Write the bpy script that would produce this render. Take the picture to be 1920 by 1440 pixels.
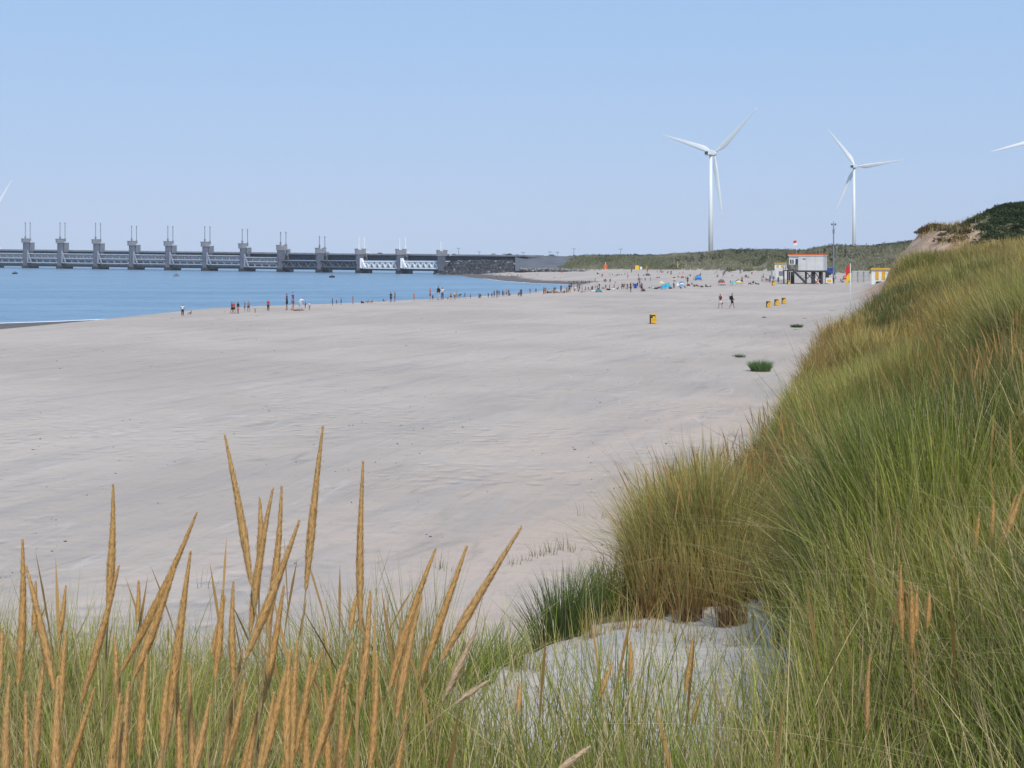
import bpy, bmesh, math, random
import numpy as np
from mathutils import Vector, Matrix

# ------------------------------------------------------------------ scene, camera, world, sun
for o in list(bpy.data.objects):
    bpy.data.objects.remove(o)
S = bpy.context.scene
COL = S.collection
rnd = random.Random(11)
R = math.radians
F, HY, HC = 2500.0, 480.0, 9.2          # focal length in photo pixels, horizon row, eye height over the sea

cam_d = bpy.data.cameras.new('camera'); cam = bpy.data.objects.new('camera', cam_d); COL.objects.link(cam)
cam.location = (0, 0, HC); cam.rotation_euler = (R(90), 0, 0)
cam_d.sensor_width = 36; cam_d.lens = F / 1920 * 36
cam_d.shift_y = -(720 - HY) / 1920
cam_d.clip_start = 0.05; cam_d.clip_end = 30000
S.camera = cam

SUN_AZ, SUN_EL = 168.0, 47.0            # degrees clockwise from straight ahead, and above the horizon
W = bpy.data.worlds.new('World'); S.world = W; W.use_nodes = True
wn = W.node_tree; bg = wn.nodes['Background']
sky = wn.nodes.new('ShaderNodeTexSky'); sky.sky_type = 'NISHITA'; sky.sun_disc = False
sky.sun_elevation = R(SUN_EL); sky.sun_rotation = R(SUN_AZ)
sky.altitude = 0; sky.air_density = 1.0; sky.dust_density = 0.6; sky.ozone_density = 2.5
# thin high veil: a pale blue that evens the sky out
mx = wn.nodes.new('ShaderNodeMix'); mx.data_type = 'RGBA'; mx.inputs[0].default_value = 0.88
geo = wn.nodes.new('ShaderNodeNewGeometry'); sep = wn.nodes.new('ShaderNodeSeparateXYZ')
tc = wn.nodes.new('ShaderNodeTexCoord')
wn.links.new(tc.outputs['Generated'], sep.inputs[0])
cr = wn.nodes.new('ShaderNodeValToRGB')
cr.color_ramp.elements[0].position = 0.0; cr.color_ramp.elements[0].color = (4.9, 6.2, 8.8, 1)
cr.color_ramp.elements[1].position = 0.25; cr.color_ramp.elements[1].color = (3.5, 5.75, 8.9, 1)
wn.links.new(sep.outputs['Z'], cr.inputs[0])
wn.links.new(sky.outputs[0], mx.inputs[6]); wn.links.new(cr.outputs[0], mx.inputs[7])
wn.links.new(mx.outputs[2], bg.inputs[0]); bg.inputs[1].default_value = 0.10

sun_d = bpy.data.lights.new('sun', 'SUN'); sun = bpy.data.objects.new('sun', sun_d); COL.objects.link(sun)
sun_d.energy = 3.3; sun_d.angle = R(1.5); sun_d.color = (1.0, 0.93, 0.84)
az, el = R(SUN_AZ), R(SUN_EL)
to_sun = Vector((math.sin(az)*math.cos(el), math.cos(az)*math.cos(el), math.sin(el)))
sun.rotation_euler = to_sun.to_track_quat('Z', 'Y').to_euler()
sun.location = to_sun * 200

S.render.engine = 'CYCLES'
S.render.resolution_x, S.render.resolution_y = 1024, 768
S.view_settings.view_transform = 'Standard'; S.view_settings.look = 'None'
S.view_settings.exposure = 0.0; S.view_settings.gamma = 1.0
S.cycles.volume_bounces = 0; S.cycles.max_bounces = 6
S.cycles.transparent_max_bounces = 8

# ------------------------------------------------------------------ helpers
def P(px, py, Y):
    return ((px - 960) * Y / F, Y, HC - (py - HY) * Y / F)

def tag(o, label=None, cat=None, group=None, kind=None):
    if label: o['label'] = label
    if cat: o['category'] = cat
    if group: o['group'] = group
    if kind: o['kind'] = kind
    return o

def thing(name, label, cat, loc=(0, 0, 0), rz=0.0, group=None):
    o = bpy.data.objects.new(name, None); COL.objects.link(o)
    o.location = loc; o.rotation_euler = (0, 0, rz); o.empty_display_size = 0.2
    return tag(o, label, cat, group)

def copy_tree(o, parent=None):
    c = o.copy(); COL.objects.link(c)
    if parent: c.parent = parent
    for ch in o.children:
        copy_tree(ch, c)
    return c

def link(name, me, mat=None, parent=None, smooth=False):
    o = bpy.data.objects.new(name, me); COL.objects.link(o)
    if mat is not None and not me.materials: me.materials.append(mat)
    if parent: o.parent = parent
    if smooth:
        me.polygons.foreach_set('use_smooth', [True]*len(me.polygons))
    return o

def np_mesh(name, V, Q, col=None, attr='tint'):
    """V (n,3), Q (m,4) quads -> mesh; optional per-vertex colour"""
    me = bpy.data.meshes.new(name)
    V = np.asarray(V, dtype=np.float32); Q = np.asarray(Q, dtype=np.int32)
    me.vertices.add(len(V)); me.vertices.foreach_set('co', V.ravel())
    k = Q.shape[1]
    me.loops.add(Q.size); me.loops.foreach_set('vertex_index', Q.ravel())
    me.polygons.add(len(Q)); me.polygons.foreach_set('loop_start', np.arange(0, Q.size, k, dtype=np.int32))
    try: me.polygons.foreach_set('loop_total', np.full(len(Q), k, dtype=np.int32))
    except Exception: pass
    if col is not None:
        a = me.color_attributes.new(attr, 'FLOAT_COLOR', 'POINT')
        c4 = np.ones((len(V), 4), dtype=np.float32); c4[:, :3] = col
        a.data.foreach_set('color', c4.ravel())
    me.update(calc_edges=True); me.validate()
    return me

class MB:
    """collects boxes, bars, tubes in one mesh"""
    def __init__(s): s.v = []; s.f = []
    def add(s, v, f):
        n = len(s.v); s.v += [tuple(p) for p in v]; s.f += [tuple(i+n for i in q) for q in f]
        return s
    def box(s, x0, x1, y0, y1, z0, z1, M=None):
        v = [Vector(p) for p in ((x0,y0,z0),(x1,y0,z0),(x1,y1,z0),(x0,y1,z0),(x0,y0,z1),(x1,y0,z1),(x1,y1,z1),(x0,y1,z1))]
        if M: v = [M @ p for p in v]
        return s.add(v, [(0,3,2,1),(4,5,6,7),(0,1,5,4),(1,2,6,5),(2,3,7,6),(3,0,4,7)])
    def bar(s, a, b, w, h=None):
        a, b = Vector(a), Vector(b); d = b - a; L = d.length
        if L < 1e-6: return s
        M = Matrix.Translation(a) @ d.to_track_quat('Z', 'Y').to_matrix().to_4x4()
        h = h or w
        return s.box(-w/2, w/2, -h/2, h/2, 0, L, M)
    def tube(s, pts, rad, n=8, cap=True):
        pts = [Vector(p) for p in pts]
        if not hasattr(rad, '__len__'): rad = [rad]*len(pts)
        rings = []; up = Vector((0, 0, 1))
        for i, p in enumerate(pts):
            d = (pts[min(i+1, len(pts)-1)] - pts[max(i-1, 0)]).normalized()
            a = d.cross(up)
            if a.length < 1e-3: a = d.cross(Vector((1, 0, 0)))
            a.normalize(); b = d.cross(a).normalized()
            rings.append([p + (a*math.cos(2*math.pi*k/n) + b*math.sin(2*math.pi*k/n))*rad[i] for k in range(n)])
        v = [q for r in rings for q in r]; f = []
        for i in range(len(pts)-1):
            for k in range(n):
                f.append((i*n+k, i*n+(k+1) % n, (i+1)*n+(k+1) % n, (i+1)*n+k))
        if cap:
            f.append(tuple(range(n))); f.append(tuple((len(pts)-1)*n + k for k in reversed(range(n))))
        return s.add(v, f)
    def mesh(s, name):
        me = bpy.data.meshes.new(name); me.from_pydata(s.v, [], s.f); me.update()
        bm = bmesh.new(); bm.from_mesh(me); bmesh.ops.recalc_face_normals(bm, faces=bm.faces); bm.to_mesh(me); bm.free()
        return me
    def build(s, name, mat, parent=None, bevel=0.0, smooth=False):
        me = s.mesh(name)
        if bevel:
            bm = bmesh.new(); bm.from_mesh(me)
            bmesh.ops.bevel(bm, geom=list(bm.edges), offset=bevel, segments=1, affect='EDGES', clamp_overlap=True)
            bm.to_mesh(me); bm.free()
        return link(name, me, mat, parent, smooth)

# value noise
_perm = np.random.RandomState(5).rand(256, 256)
def vnoise(x, y):
    xi = np.floor(x).astype(int); yi = np.floor(y).astype(int)
    fx = x - xi; fy = y - yi
    fx = fx*fx*(3-2*fx); fy = fy*fy*(3-2*fy)
    g = lambda a, b: _perm[a & 255, b & 255]
    return (g(xi, yi)*(1-fx) + g(xi+1, yi)*fx)*(1-fy) + (g(xi, yi+1)*(1-fx) + g(xi+1, yi+1)*fx)*fy
def fbm(x, y, o=4):
    s = 0; a = 0.5; t = 0
    for i in range(o):
        s = s + a*(vnoise(x*2**i + 13.7*i, y*2**i + 7.1*i) - 0.5); t += a; a *= 0.5
    return s/t
def sstep(a, b, x):
    t = np.clip((x-a)/(b-a), 0, 1); return t*t*(3-2*t)

# ------------------------------------------------------------------ materials
def mat_new(name):
    m = bpy.data.materials.new(name); m.use_nodes = True
    return m, m.node_tree, m.node_tree.nodes['Principled BSDF']

def mat(name, col, rough=0.7, metal=0.0, var=0.12, scale=3.0, bump=0.0, bscale=20.0, dirt=None):
    """plain painted / concrete / cloth surface with noise in its colour"""
    m, nt, b = mat_new(name)
    N, L = nt.nodes, nt.links
    tc = N.new('ShaderNodeTexCoord')
    nz = N.new('ShaderNodeTexNoise'); nz.inputs['Scale'].default_value = scale; nz.inputs['Detail'].default_value = 5
    L.new(tc.outputs['Object'], nz.inputs['Vector'])
    ra = N.new('ShaderNodeValToRGB')
    c2 = dirt or tuple(c*(1-2*var) for c in col)
    ra.color_ramp.elements[0].position = 0.3; ra.color_ramp.elements[0].color = (*c2, 1)
    ra.color_ramp.elements[1].position = 0.62; ra.color_ramp.elements[1].color = (*col, 1)
    L.new(nz.outputs['Fac'], ra.inputs[0]); L.new(ra.outputs[0], b.inputs['Base Color'])
    b.inputs['Roughness'].default_value = rough; b.inputs['Metallic'].default_value = metal
    if bump:
        n2 = N.new('ShaderNodeTexNoise'); n2.inputs['Scale'].default_value = bscale; n2.inputs['Detail'].default_value = 6
        L.new(tc.outputs['Object'], n2.inputs['Vector'])
        bp = N.new('ShaderNodeBump'); bp.inputs['Strength'].default_value = bump; bp.inputs['Distance'].default_value = 0.05
        L.new(n2.outputs['Fac'], bp.inputs['Height']); L.new(bp.outputs[0], b.inputs['Normal'])
    return m

def mat_tint(name, rough=0.7, trans=0.25, spec=0.3):
    """colour comes from each blade's / leaf's own tint; leaves let light through"""
    m, nt, b = mat_new(name)
    N, L = nt.nodes, nt.links
    at = N.new('ShaderNodeAttribute'); at.attribute_name = 'tint'
    L.new(at.outputs['Color'], b.inputs['Base Color'])
    b.inputs['Roughness'].default_value = rough; b.inputs['Specular IOR Level'].default_value = spec
    if trans:
        tr = N.new('ShaderNodeBsdfTranslucent'); L.new(at.outputs['Color'], tr.inputs[0])
        ms = N.new('ShaderNodeMixShader'); ms.inputs[0].default_value = trans
        out = N['Material Output'] if 'Material Output' in N else N.new('ShaderNodeOutputMaterial')
        L.new(b.outputs[0], ms.inputs[1]); L.new(tr.outputs[0], ms.inputs[2]); L.new(ms.outputs[0], out.inputs[0])
    return m

M = {}
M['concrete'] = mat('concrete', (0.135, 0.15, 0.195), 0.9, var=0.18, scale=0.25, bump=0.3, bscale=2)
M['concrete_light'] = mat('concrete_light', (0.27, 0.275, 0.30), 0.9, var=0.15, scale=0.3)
M['wet_concrete'] = mat('wet_concrete', (0.035, 0.04, 0.05), 0.6, var=0.2, scale=0.4)
M['white_steel'] = mat('white_steel', (0.78, 0.80, 0.82), 0.45, var=0.06, scale=0.5)
M['gate_paint_shaded'] = mat('gate_paint_shaded', (0.24, 0.29, 0.37), 0.5, var=0.1, scale=0.5)  # left gates: cloud shade put into the colour
M['chord_paint_shaded'] = mat('chord_paint_shaded', (0.55, 0.60, 0.66), 0.5, var=0.06, scale=0.5)  # greyer copy of the white steel, with cloud shade in the colour
M['grey_steel'] = mat('grey_steel', (0.19, 0.21, 0.25), 0.55, var=0.15, scale=0.5)  # on left masts, machine rooms and middle gates its grey is painted cloud shade
M['dark_steel'] = mat('dark_steel', (0.06, 0.075, 0.10), 0.6, var=0.25, scale=0.5)
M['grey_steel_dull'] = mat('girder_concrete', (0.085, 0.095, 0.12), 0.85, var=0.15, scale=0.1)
M['asphalt_slope'] = mat('asphalt_slope', (0.13, 0.135, 0.15), 0.9, var=0.15, scale=0.15)
M['cabin_joint'] = mat('panel_joint', (0.40, 0.40, 0.40), 0.7)
M['blue_paint'] = mat('blue_paint', (0.02, 0.07, 0.32), 0.35, var=0.05)
M['cream'] = mat('cream_cloth', (0.62, 0.55, 0.36), 0.85)
M['rock'] = mat('basalt', (0.09, 0.095, 0.11), 0.9, var=0.35, scale=0.4, bump=0.6, bscale=3)
M['turbine'] = mat('turbine_paint', (0.80, 0.81, 0.82), 0.4, var=0.03, scale=0.1)
M['dark'] = mat('dark_plastic', (0.03, 0.03, 0.035), 0.6)
M['timber'] = mat('dark_timber', (0.05, 0.05, 0.055), 0.8, var=0.25, scale=2)
M['pale_timber'] = mat('weathered_timber', (0.30, 0.26, 0.21), 0.85, var=0.25, scale=3)
M['white'] = mat('white_paint', (0.75, 0.75, 0.74), 0.5, var=0.05, scale=1.5)
M['cabin'] = mat('cabin_panel', (0.62, 0.61, 0.60), 0.55, var=0.06, scale=0.8)
M['orange'] = mat('orange_paint', (0.62, 0.13, 0.03), 0.5, var=0.1)
M['yellow'] = mat('yellow_paint', (0.72, 0.40, 0.02), 0.5, var=0.12, scale=4)
M['red'] = mat('red_cloth', (0.60, 0.03, 0.025), 0.8)
M['yellowc'] = mat('yellow_cloth', (0.78, 0.52, 0.02), 0.8)
M['glass'] = mat('dark_glass', (0.03, 0.04, 0.06), 0.1, var=0.1)
M['tyre'] = mat('tyre_rubber', (0.02, 0.02, 0.02), 0.9)

# tuned real-world colours
SAND_A = (0.445, 0.37, 0.315); SAND_B = (0.515, 0.43, 0.365); SAND_PINK = (0.57, 0.425, 0.335); SAND_DUNE = (0.58, 0.505, 0.44)
SEA_A = (0.12, 0.215, 0.32); SEA_B = (0.19, 0.30, 0.41)
HAZE = 0.00008

# ------------------------------------------------------------------ terrain (one height function)
def pxy(px, Y): return ((px-960)*Y/F, Y)
# water's edge in plan, from near left round the bay head and back along the spit to the rocks
SHORE = [(-420, -60), (-260, 0), (-150, 90), (-100, 140), (-69.5, 181), (-50, 200), (-30, 199), (-18, 206), (-9, 222),
         (1, 262), (9, 318), (15, 360), (22, 385), (25, 405), pxy(1060, 428), pxy(1000, 446), pxy(950, 480), pxy(905, 540),
         pxy(878, 580), pxy(868, 622), pxy(815, 668), pxy(850, 760), pxy(880, 800), pxy(900, 1000), pxy(905, 3500)]
SHORE_CLOSED = SHORE + [(-6000, 3500), (-6000, -60)]

def poly_sd(X, Y, pts, closed=True):
    """signed distance, + inside"""
    d2 = np.full(X.shape, 1e18); inside = np.zeros(X.shape, bool)
    n = len(pts)
    for i in range(n if closed else n-1):
        ax, ay = pts[i]; bx, by = pts[(i+1) % n]
        dx, dy = bx-ax, by-ay
        t = np.clip(((X-ax)*dx + (Y-ay)*dy)/(dx*dx+dy*dy), 0, 1)
        d2 = np.minimum(d2, (X-ax-t*dx)**2 + (Y-ay-t*dy)**2)
    for i in range(n):
        ax, ay = pts[i]; bx, by = pts[(i+1) % n]
        if ay == by: continue
        c = ((ay > Y) != (by > Y)) & (X < (bx-ax)*(Y-ay)/(by-ay) + ax)
        inside ^= c
    return np.where(inside, 1, -1)*np.sqrt(d2)

# edge of the high dune in plan
DUNE = [(-40, -6), (-14, 2.6), (-3, 4.2), (-0.55, 5.0), (-0.16, 6.2), (0.22, 7.0), (0.62, 8.0), (1.25, 10), (2.05, 12.3), (3.3, 16), (4.45, 20),
        (5.9, 25), (8.1, 30), (9.1, 33), (13.1, 45), (18.9, 60), (23.8, 75), (28.4, 100), (45.5, 155), (74, 250), (104, 350), (165, 420),
        (900, 500), (900, -60), (-40, -60)]
TOP = [(0,2,7.72),(0,3.6,7.68),(-400,3,7.7),(500,2,7.6),(960,2,7.6),(1500,2,7.65),(2200,2,7.95),
       (400,4.5,7.5),(800,4.5,7.45),(1100,4.5,7.45),(1500,4.5,7.55),(1900,4.5,7.8),(2400,4.5,8.2),
       (920,6.3,7.22),(1200,6.3,7.38),(1500,6.3,7.38),(1900,6.3,7.85),(1050,7.2,7.12),(1150,8,7.08),(1400,8,7.2),(1600,8,7.35),
       (1900,8,7.9),(1300,10,7.0),(1600,10,7.15),(1680,12,7.35),(1900,10,7.95),(1480,16,6.85),(1700,16,7.5),(1900,16,8.0),
       (2200,16,8.4),(1500,25,7.0),(1700,25,7.75),(1900,25,8.15),(2200,25,8.6),(1590,33,7.3),(1690,33,8.0),(1900,33,8.45),
       (1650,45,7.9),(1750,45,8.6),(1900,45,9.05),(2200,45,9.5),(1680,60,8.3),(1740,58,8.75),(1900,60,9.4),(2200,60,10),
       (1700,75,8.3),(1900,75,9.0),(1655,100,7.4),(1690,100,9.2),(1720,100,10.8),(1745,100,11.4),(1775,100,11.35),(1792,100,11.0),(1830,100,12.2),
       (1880,100,12.7),(1920,100,12.7),(2200,100,13.5),(1680,150,7.5),(1780,150,10),(1900,150,11),(1680,250,6),(1900,250,9),
       (1700,350,8),(1900,350,10),(2300,350,12)]
def _feat(px, Y): return np.stack([np.asarray(px)/210.0, np.log(np.asarray(Y))*2.6], -1)
_T = np.array(TOP, float); _A = _feat(_T[:, 0], _T[:, 1])
_D = np.sqrt(((_A[:, None]-_A[None])**2).sum(-1))
_K = np.block([[_D + 0.02*np.eye(len(_T)), np.ones((len(_T), 1)), _A], [np.ones((1, len(_T))), np.zeros((1, 3))], [_A.T, np.zeros((2, 3))]])
_Wt = np.linalg.solve(_K, np.concatenate([_T[:, 2], np.zeros(3)]))
def dune_top(X, Y):
    Yc = np.clip(Y, 2, 420); px = np.clip(960 + F*X/Yc, -600, 2500)
    q = _feat(px, Yc); out = np.full(X.shape, _Wt[len(_T)]) + q[..., 0]*_Wt[-2] + q[..., 1]*_Wt[-1]
    for i in range(len(_T)):
        out = out + _Wt[i]*np.sqrt((q[..., 0]-_A[i, 0])**2 + (q[..., 1]-_A[i, 1])**2)
    return out

# far dunes: foot distance and skyline row, by direction
FD = np.array([(930,760,506),(990,680,506),(1018,625,502),(1040,600,494),(1062,588,483.5),(1100,575,480),(1180,565,480.5),(1240,555,480),(1275,548,476.5),(1330,540,475),(1347,535,471.5),
               (1400,520,468),(1470,500,471),(1510,480,471.5),(1540,470,465),(1562,460,460.5),(1600,440,462.5),(1640,420,462),(1700,400,455),(1780,390,452),(2000,380,440),(2600,380,420)], float)
def far_dune(X, Y):
    Yc = np.maximum(Y, 50); px = 960 + F*X/Yc
    foot = np.interp(px, FD[:, 0], FD[:, 1]) + 22*fbm(px/17.0, Y*0+3.3, 3) + 40*fbm(px/8.0, Y/50.0, 3)*sstep(1220, 1290, px)*sstep(1620, 1540, px)
    wid = np.interp(px, [1000, 1150, 1300, 1500, 1700], [60, 60, 90, 90, 90])
    crestY = foot + wid
    zs = HC + (HY - np.interp(px, FD[:, 0], FD[:, 2]))*crestY/F
    t = (Y-foot)/wid
    up = sstep(0, 1, t)**0.75
    z = 2.9 + (zs-0.35-2.9)*up
    z = z + fbm(X/26.0, Y/30.0, 4)*5.0*np.clip(t*4, 0, 1)*np.clip(1.15-t, 0.08, 1)
    z = np.where(t > 1, np.minimum(z, zs-0.3), z)
    return np.where((t > 0) & (px > 900), z, -50)

def ground(X, Y, detail=True):
    X = np.asarray(X, float); Y = np.asarray(Y, float)
    shp = X.shape; X = np.atleast_1d(X); Y = np.atleast_1d(Y)
    s = -poly_sd(X, Y, SHORE_CLOSED)
    w = np.interp(X, [-80, -66, -56, -46, -36, -26, -16, -8, 8], [130, 125, 104, 74, 48, 34, 22, 15, 11]); w = np.where(Y > 385, 34, w)
    zc = np.interp(X, [-60, -30, 0, 20], [2.9, 3.15, 3.1, 2.9])
    zc = np.where(Y > 330, 2.2 + sstep(0, 150, s)*0.7, zc)
    t = np.clip(s/w, -4, 1)
    z = np.where(t > 0, zc*t*(1.25-0.25*t**4), np.maximum(t*zc*1.25, -5))
    # the berm's back slopes gently down to the flat upper beach
    back = sstep(0, 70, s-w); z = z - (zc-2.88)*back
    if detail:
        q = np.clip(s/30, 0, 1)
        z = z + q*(fbm(X/22.0, Y/30.0, 3)*0.22 + fbm(X/5.0, Y/6.0, 3)*0.07)
        near = np.clip(1.6-Y/70.0, 0, 1)
        z = z + q*near*fbm(X/1.1, Y/1.3, 3)*0.07
    beach = z
    d = poly_sd(X, Y, DUNE)
    top = dune_top(X, Y)
    if detail:
        a = np.clip(Y/12.0, 0.25, 3)
        top = top + fbm(X/(2.2*a), Y/(3.0*a), 4)*0.34*np.clip(a, 0.4, 2.6)*(1+0.5*sstep(9, 14, Y)) + fbm(X/0.45, Y/0.5, 3)*0.05
    wd = np.interp(Y, [0, 6, 12, 30, 100, 200], [2.4, 1.5, 1.2, 1.1, 1.2, 5])
    dd = np.maximum(-d, 0) + (fbm(X/1.7, Y/1.9, 3)*0.5 if detail else 0)*np.clip(-d, 0, 1)
    fall = np.exp(-(np.maximum(dd, 0)/wd)**1.5)
    dune = np.where((-d < 40) & (fall > 1e-3), beach + (top-beach)*fall, -50)
    if detail:   # gullies in the sand cliff
        g = np.clip(1-np.abs(-d)/5, 0, 1)*((Y > 80) & (Y < 200))
        dune = dune + g*fbm(X/0.9, Y/4.0, 3)*0.9
    z = np.maximum(np.maximum(beach, dune), far_dune(X, Y))
    return z.reshape(shp)

def bare(X, Y):
    """0..1: open sand within the dune (blow-outs and paths)"""
    n = fbm(np.asarray(X)/0.6, np.asarray(Y)/0.7, 3)*0.75
    def blob(x, y, rx, ry, a=0.0):
        c, s_ = math.cos(a), math.sin(a)
        u = ((X-x)*c + (Y-y)*s_)/rx; v = (-(X-x)*s_ + (Y-y)*c)/ry
        return 1-sstep(0.7, 1.15, np.sqrt(u*u+v*v)+n)
    b = blob(0.55, 5.9, 0.95, 1.5, 0.35)
    b = np.maximum(b, blob(0.0, 5.2, 0.7, 0.8))
    b = np.maximum(b, blob(1.15, 6.7, 0.55, 0.8, 0.3))
    b = np.maximum(b, blob(3.35, 11.6, 0.5, 1.2))
    b = np.maximum(b, blob(2.42, 10.4, 0.30, 0.6, -0.2)); b = np.maximum(b, blob(1.60, 7.6, 0.30, 1.2, -0.2)); b = np.maximum(b, blob(5.2, 17, 0.2, 0.5)*0.5)
    return b

_gc = {}
def gz(x, y):
    return float(ground(np.array([x]), np.array([y]))[0])

def hit(px, py, y0=12.0, y1=1500.0):
    """where the sight line through a photo pixel meets the beach or the water"""
    Ys = np.geomspace(y0, y1, 900); Xs = (px-960)*Ys/F; Zs = HC-(py-HY)*Ys/F
    g = np.maximum(ground(Xs, Ys), 0.0)
    k = np.argmax(g >= Zs)
    if g[k] < Zs[k]: k = len(Ys)-1
    return float(Xs[k]), float(Ys[k]), float(g[k])

def axis(c, fine, h, grow, lo, hi):
    a = [c]; 
    x, st = c, h
    while x < hi:
        if x > fine[1]: st *= grow
        x += st; a.append(x)
    x, st = c, h
    while x > lo:
        if x < fine[0]: st *= grow
        x -= st; a.insert(0, x)
    return np.array(a)
xs = axis(0.0, (-1.2, 4.5), 0.09, 1.022, -900, 1500)
ys = axis(5.0, (3.5, 12), 0.085, 1.0135, -40, 3400)
GX, GY = np.meshgrid(xs, ys)
GZ = ground(GX, GY)
nx, ny = len(xs), len(ys)
idx = np.arange(nx*ny).reshape(ny, nx)
Q = np.stack([idx[:-1, :-1], idx[:-1, 1:], idx[1:, 1:], idx[1:, :-1]], -1).reshape(-1, 4)
sd = poly_sd(GX, GY, DUNE)
fdv = far_dune(GX, GY)
isfar = sstep(0.0, 1.2, fdv-2.95)*(fdv >= GZ-0.01)
bz = bare(GX, GY)
veg = np.maximum(sstep(-1.0, 0.6, sd)*(1-bz), isfar)
cl_edge = sstep(2.0, 7.5, sd)        # the sand scarp of the further dune stays open
veg = np.where((GY > 78) & (GY < 240), np.minimum(veg, cl_edge*sstep(-0.1, 0.15, fbm(GX/1.5, GY/5, 3)+0.12*(GX/GY*100-29))), veg)
shore_s = -poly_sd(GX, GY, SHORE_CLOSED)
pink = np.clip(1-np.maximum(-sd, 0)/16.0, 0, 1)*(GY < 60)
C3 = np.stack([veg, pink, isfar], -1).reshape(-1, 3)
tm = np_mesh('sand_terrain', np.stack([GX, GY, GZ], -1).reshape(-1, 3), Q, C3, 'cover')

ws = np.where(GY < 385, np.interp(GX, [-66, -56, -48, -40], [62, 46, 16, 8]), 9.0) + fbm(GX/14, GY/14, 4)*10
wetness = 1-sstep(0, 4.0, shore_s-ws)
wa = tm.attributes.new('wetness', 'FLOAT', 'POINT'); wa.data.foreach_set('value', wetness.ravel().astype(np.float32))
cliff = ((GY > 62) & (GY < 260))*sstep(-14, -6, sd)*sstep(3.2, 4.2, GZ)
wa = tm.attributes.new('cliff', 'FLOAT', 'POINT'); wa.data.foreach_set('value', cliff.ravel().astype(np.float32))
m, nt, b = mat_new('sand'); N, L = nt.nodes, nt.links
def mapr(node_out, a, b_, c=0.0, d=1.0, smooth=False):
    r = N.new('ShaderNodeMapRange'); r.inputs[1].default_value = a; r.inputs[2].default_value = b_
    r.inputs[3].default_value = c; r.inputs[4].default_value = d
    if smooth: r.interpolation_type = 'SMOOTHSTEP'
    L.new(node_out, r.inputs[0]); return r.outputs[0]
def noise(scale, detail=4, vec=None, rough=0.55, dist=0.0):
    n = N.new('ShaderNodeTexNoise'); n.inputs['Scale'].default_value = scale; n.inputs['Detail'].default_value = detail
    n.inputs['Roughness'].default_value = rough; n.inputs['Distortion'].default_value = dist
    L.new(vec or geo.outputs['Position'], n.inputs['Vector']); return n.outputs['Fac']
def mixc(f, a, b_, mode='MIX'):
    x = N.new('ShaderNodeMix'); x.data_type = 'RGBA'; x.blend_type = mode
    if isinstance(f, float): x.inputs[0].default_value = f
    else: L.new(f, x.inputs[0])
    for i, c in ((6, a), (7, b_)):
        if isinstance(c, tuple): x.inputs[i].default_value = (*c, 1)
        else: L.new(c, x.inputs[i])
    return x.outputs[2]
def math_(op, a, b_=None, clamp=False):
    x = N.new('ShaderNodeMath'); x.operation = op; x.use_clamp = clamp
    for i, c in enumerate((a, b_)):
        if c is None: continue
        if isinstance(c, (int, float)): x.inputs[i].default_value = c
        else: L.new(c, x.inputs[i])
    return x.outputs[0]
geo = N.new('ShaderNodeNewGeometry')
cov = N.new('ShaderNodeAttribute'); cov.attribute_name = 'cover'
csep = N.new('ShaderNodeSeparateColor'); L.new(cov.outputs['Color'], csep.inputs[0])
psep = N.new('ShaderNodeSeparateXYZ'); L.new(geo.outputs['Position'], psep.inputs[0])
# stretched coordinates along the shore for drift lines and tyre tracks
mp = N.new('ShaderNodeMapping'); mp.vector_type = 'TEXTURE'; mp.inputs['Rotation'].default_value = (0, 0, R(66)); mp.inputs['Scale'].default_value = (9, 1.3, 1)
L.new(geo.outputs['Position'], mp.inputs[0])
mp2 = N.new('ShaderNodeMapping'); mp2.vector_type = 'TEXTURE'; mp2.inputs['Rotation'].default_value = (0, 0, R(78)); mp2.inputs['Scale'].default_value = (7, 0.8, 1)
L.new(geo.outputs['Position'], mp2.inputs[0])
c = mixc(mapr(noise(0.06, 5), 0.38, 0.62, smooth=True), SAND_A, SAND_B)
pk = math_('MULTIPLY', csep.outputs[1], mapr(noise(0.22, 4), 0.25, 0.6, smooth=True))
c = mixc(math_('MULTIPLY', pk, 0.85), c, SAND_PINK)
c = mixc(math_('MULTIPLY', mapr(noise(0.9, 6, mp.outputs[0]), 0.50, 0.72), 0.4), c, (0.30, 0.275, 0.265))
c = mixc(math_('MULTIPLY', mapr(noise(1.2, 5, mp2.outputs[0]), 0.55, 0.75), 0.22), c, (0.50, 0.47, 0.46))
c = mixc(math_('MULTIPLY', mapr(noise(1.6, 6, rough=0.7), 0.56, 0.74), 0.38), c, (0.27, 0.25, 0.25))
# wrack lines and old tyre tracks: thin wandering lines along the shore
def contour(vec, sc, lvl, wdt):
    a_ = math_('ABSOLUTE', math_('SUBTRACT', noise(sc, 3, vec), lvl)); return mapr(a_, wdt, 0.0)
brk = mapr(noise(0.35, 4), 0.48, 0.62)
c = mixc(math_('MULTIPLY', math_('MULTIPLY', contour(mp.outputs[0], 0.30, 0.5, 0.010), brk), 0.42), c, (0.24, 0.215, 0.20))
c = mixc(math_('MULTIPLY', math_('MULTIPLY', contour(mp2.outputs[0], 0.16, 0.47, 0.006), brk), 0.40), c, (0.62, 0.56, 0.52))
# the open dune sand up here is paler and cleaner
high = mapr(psep.outputs[2], 6.2, 7.0)
c = mixc(high, c, mixc(mapr(noise(1.6, 4), 0.42, 0.75), SAND_DUNE, (0.47, 0.405, 0.35)))
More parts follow.
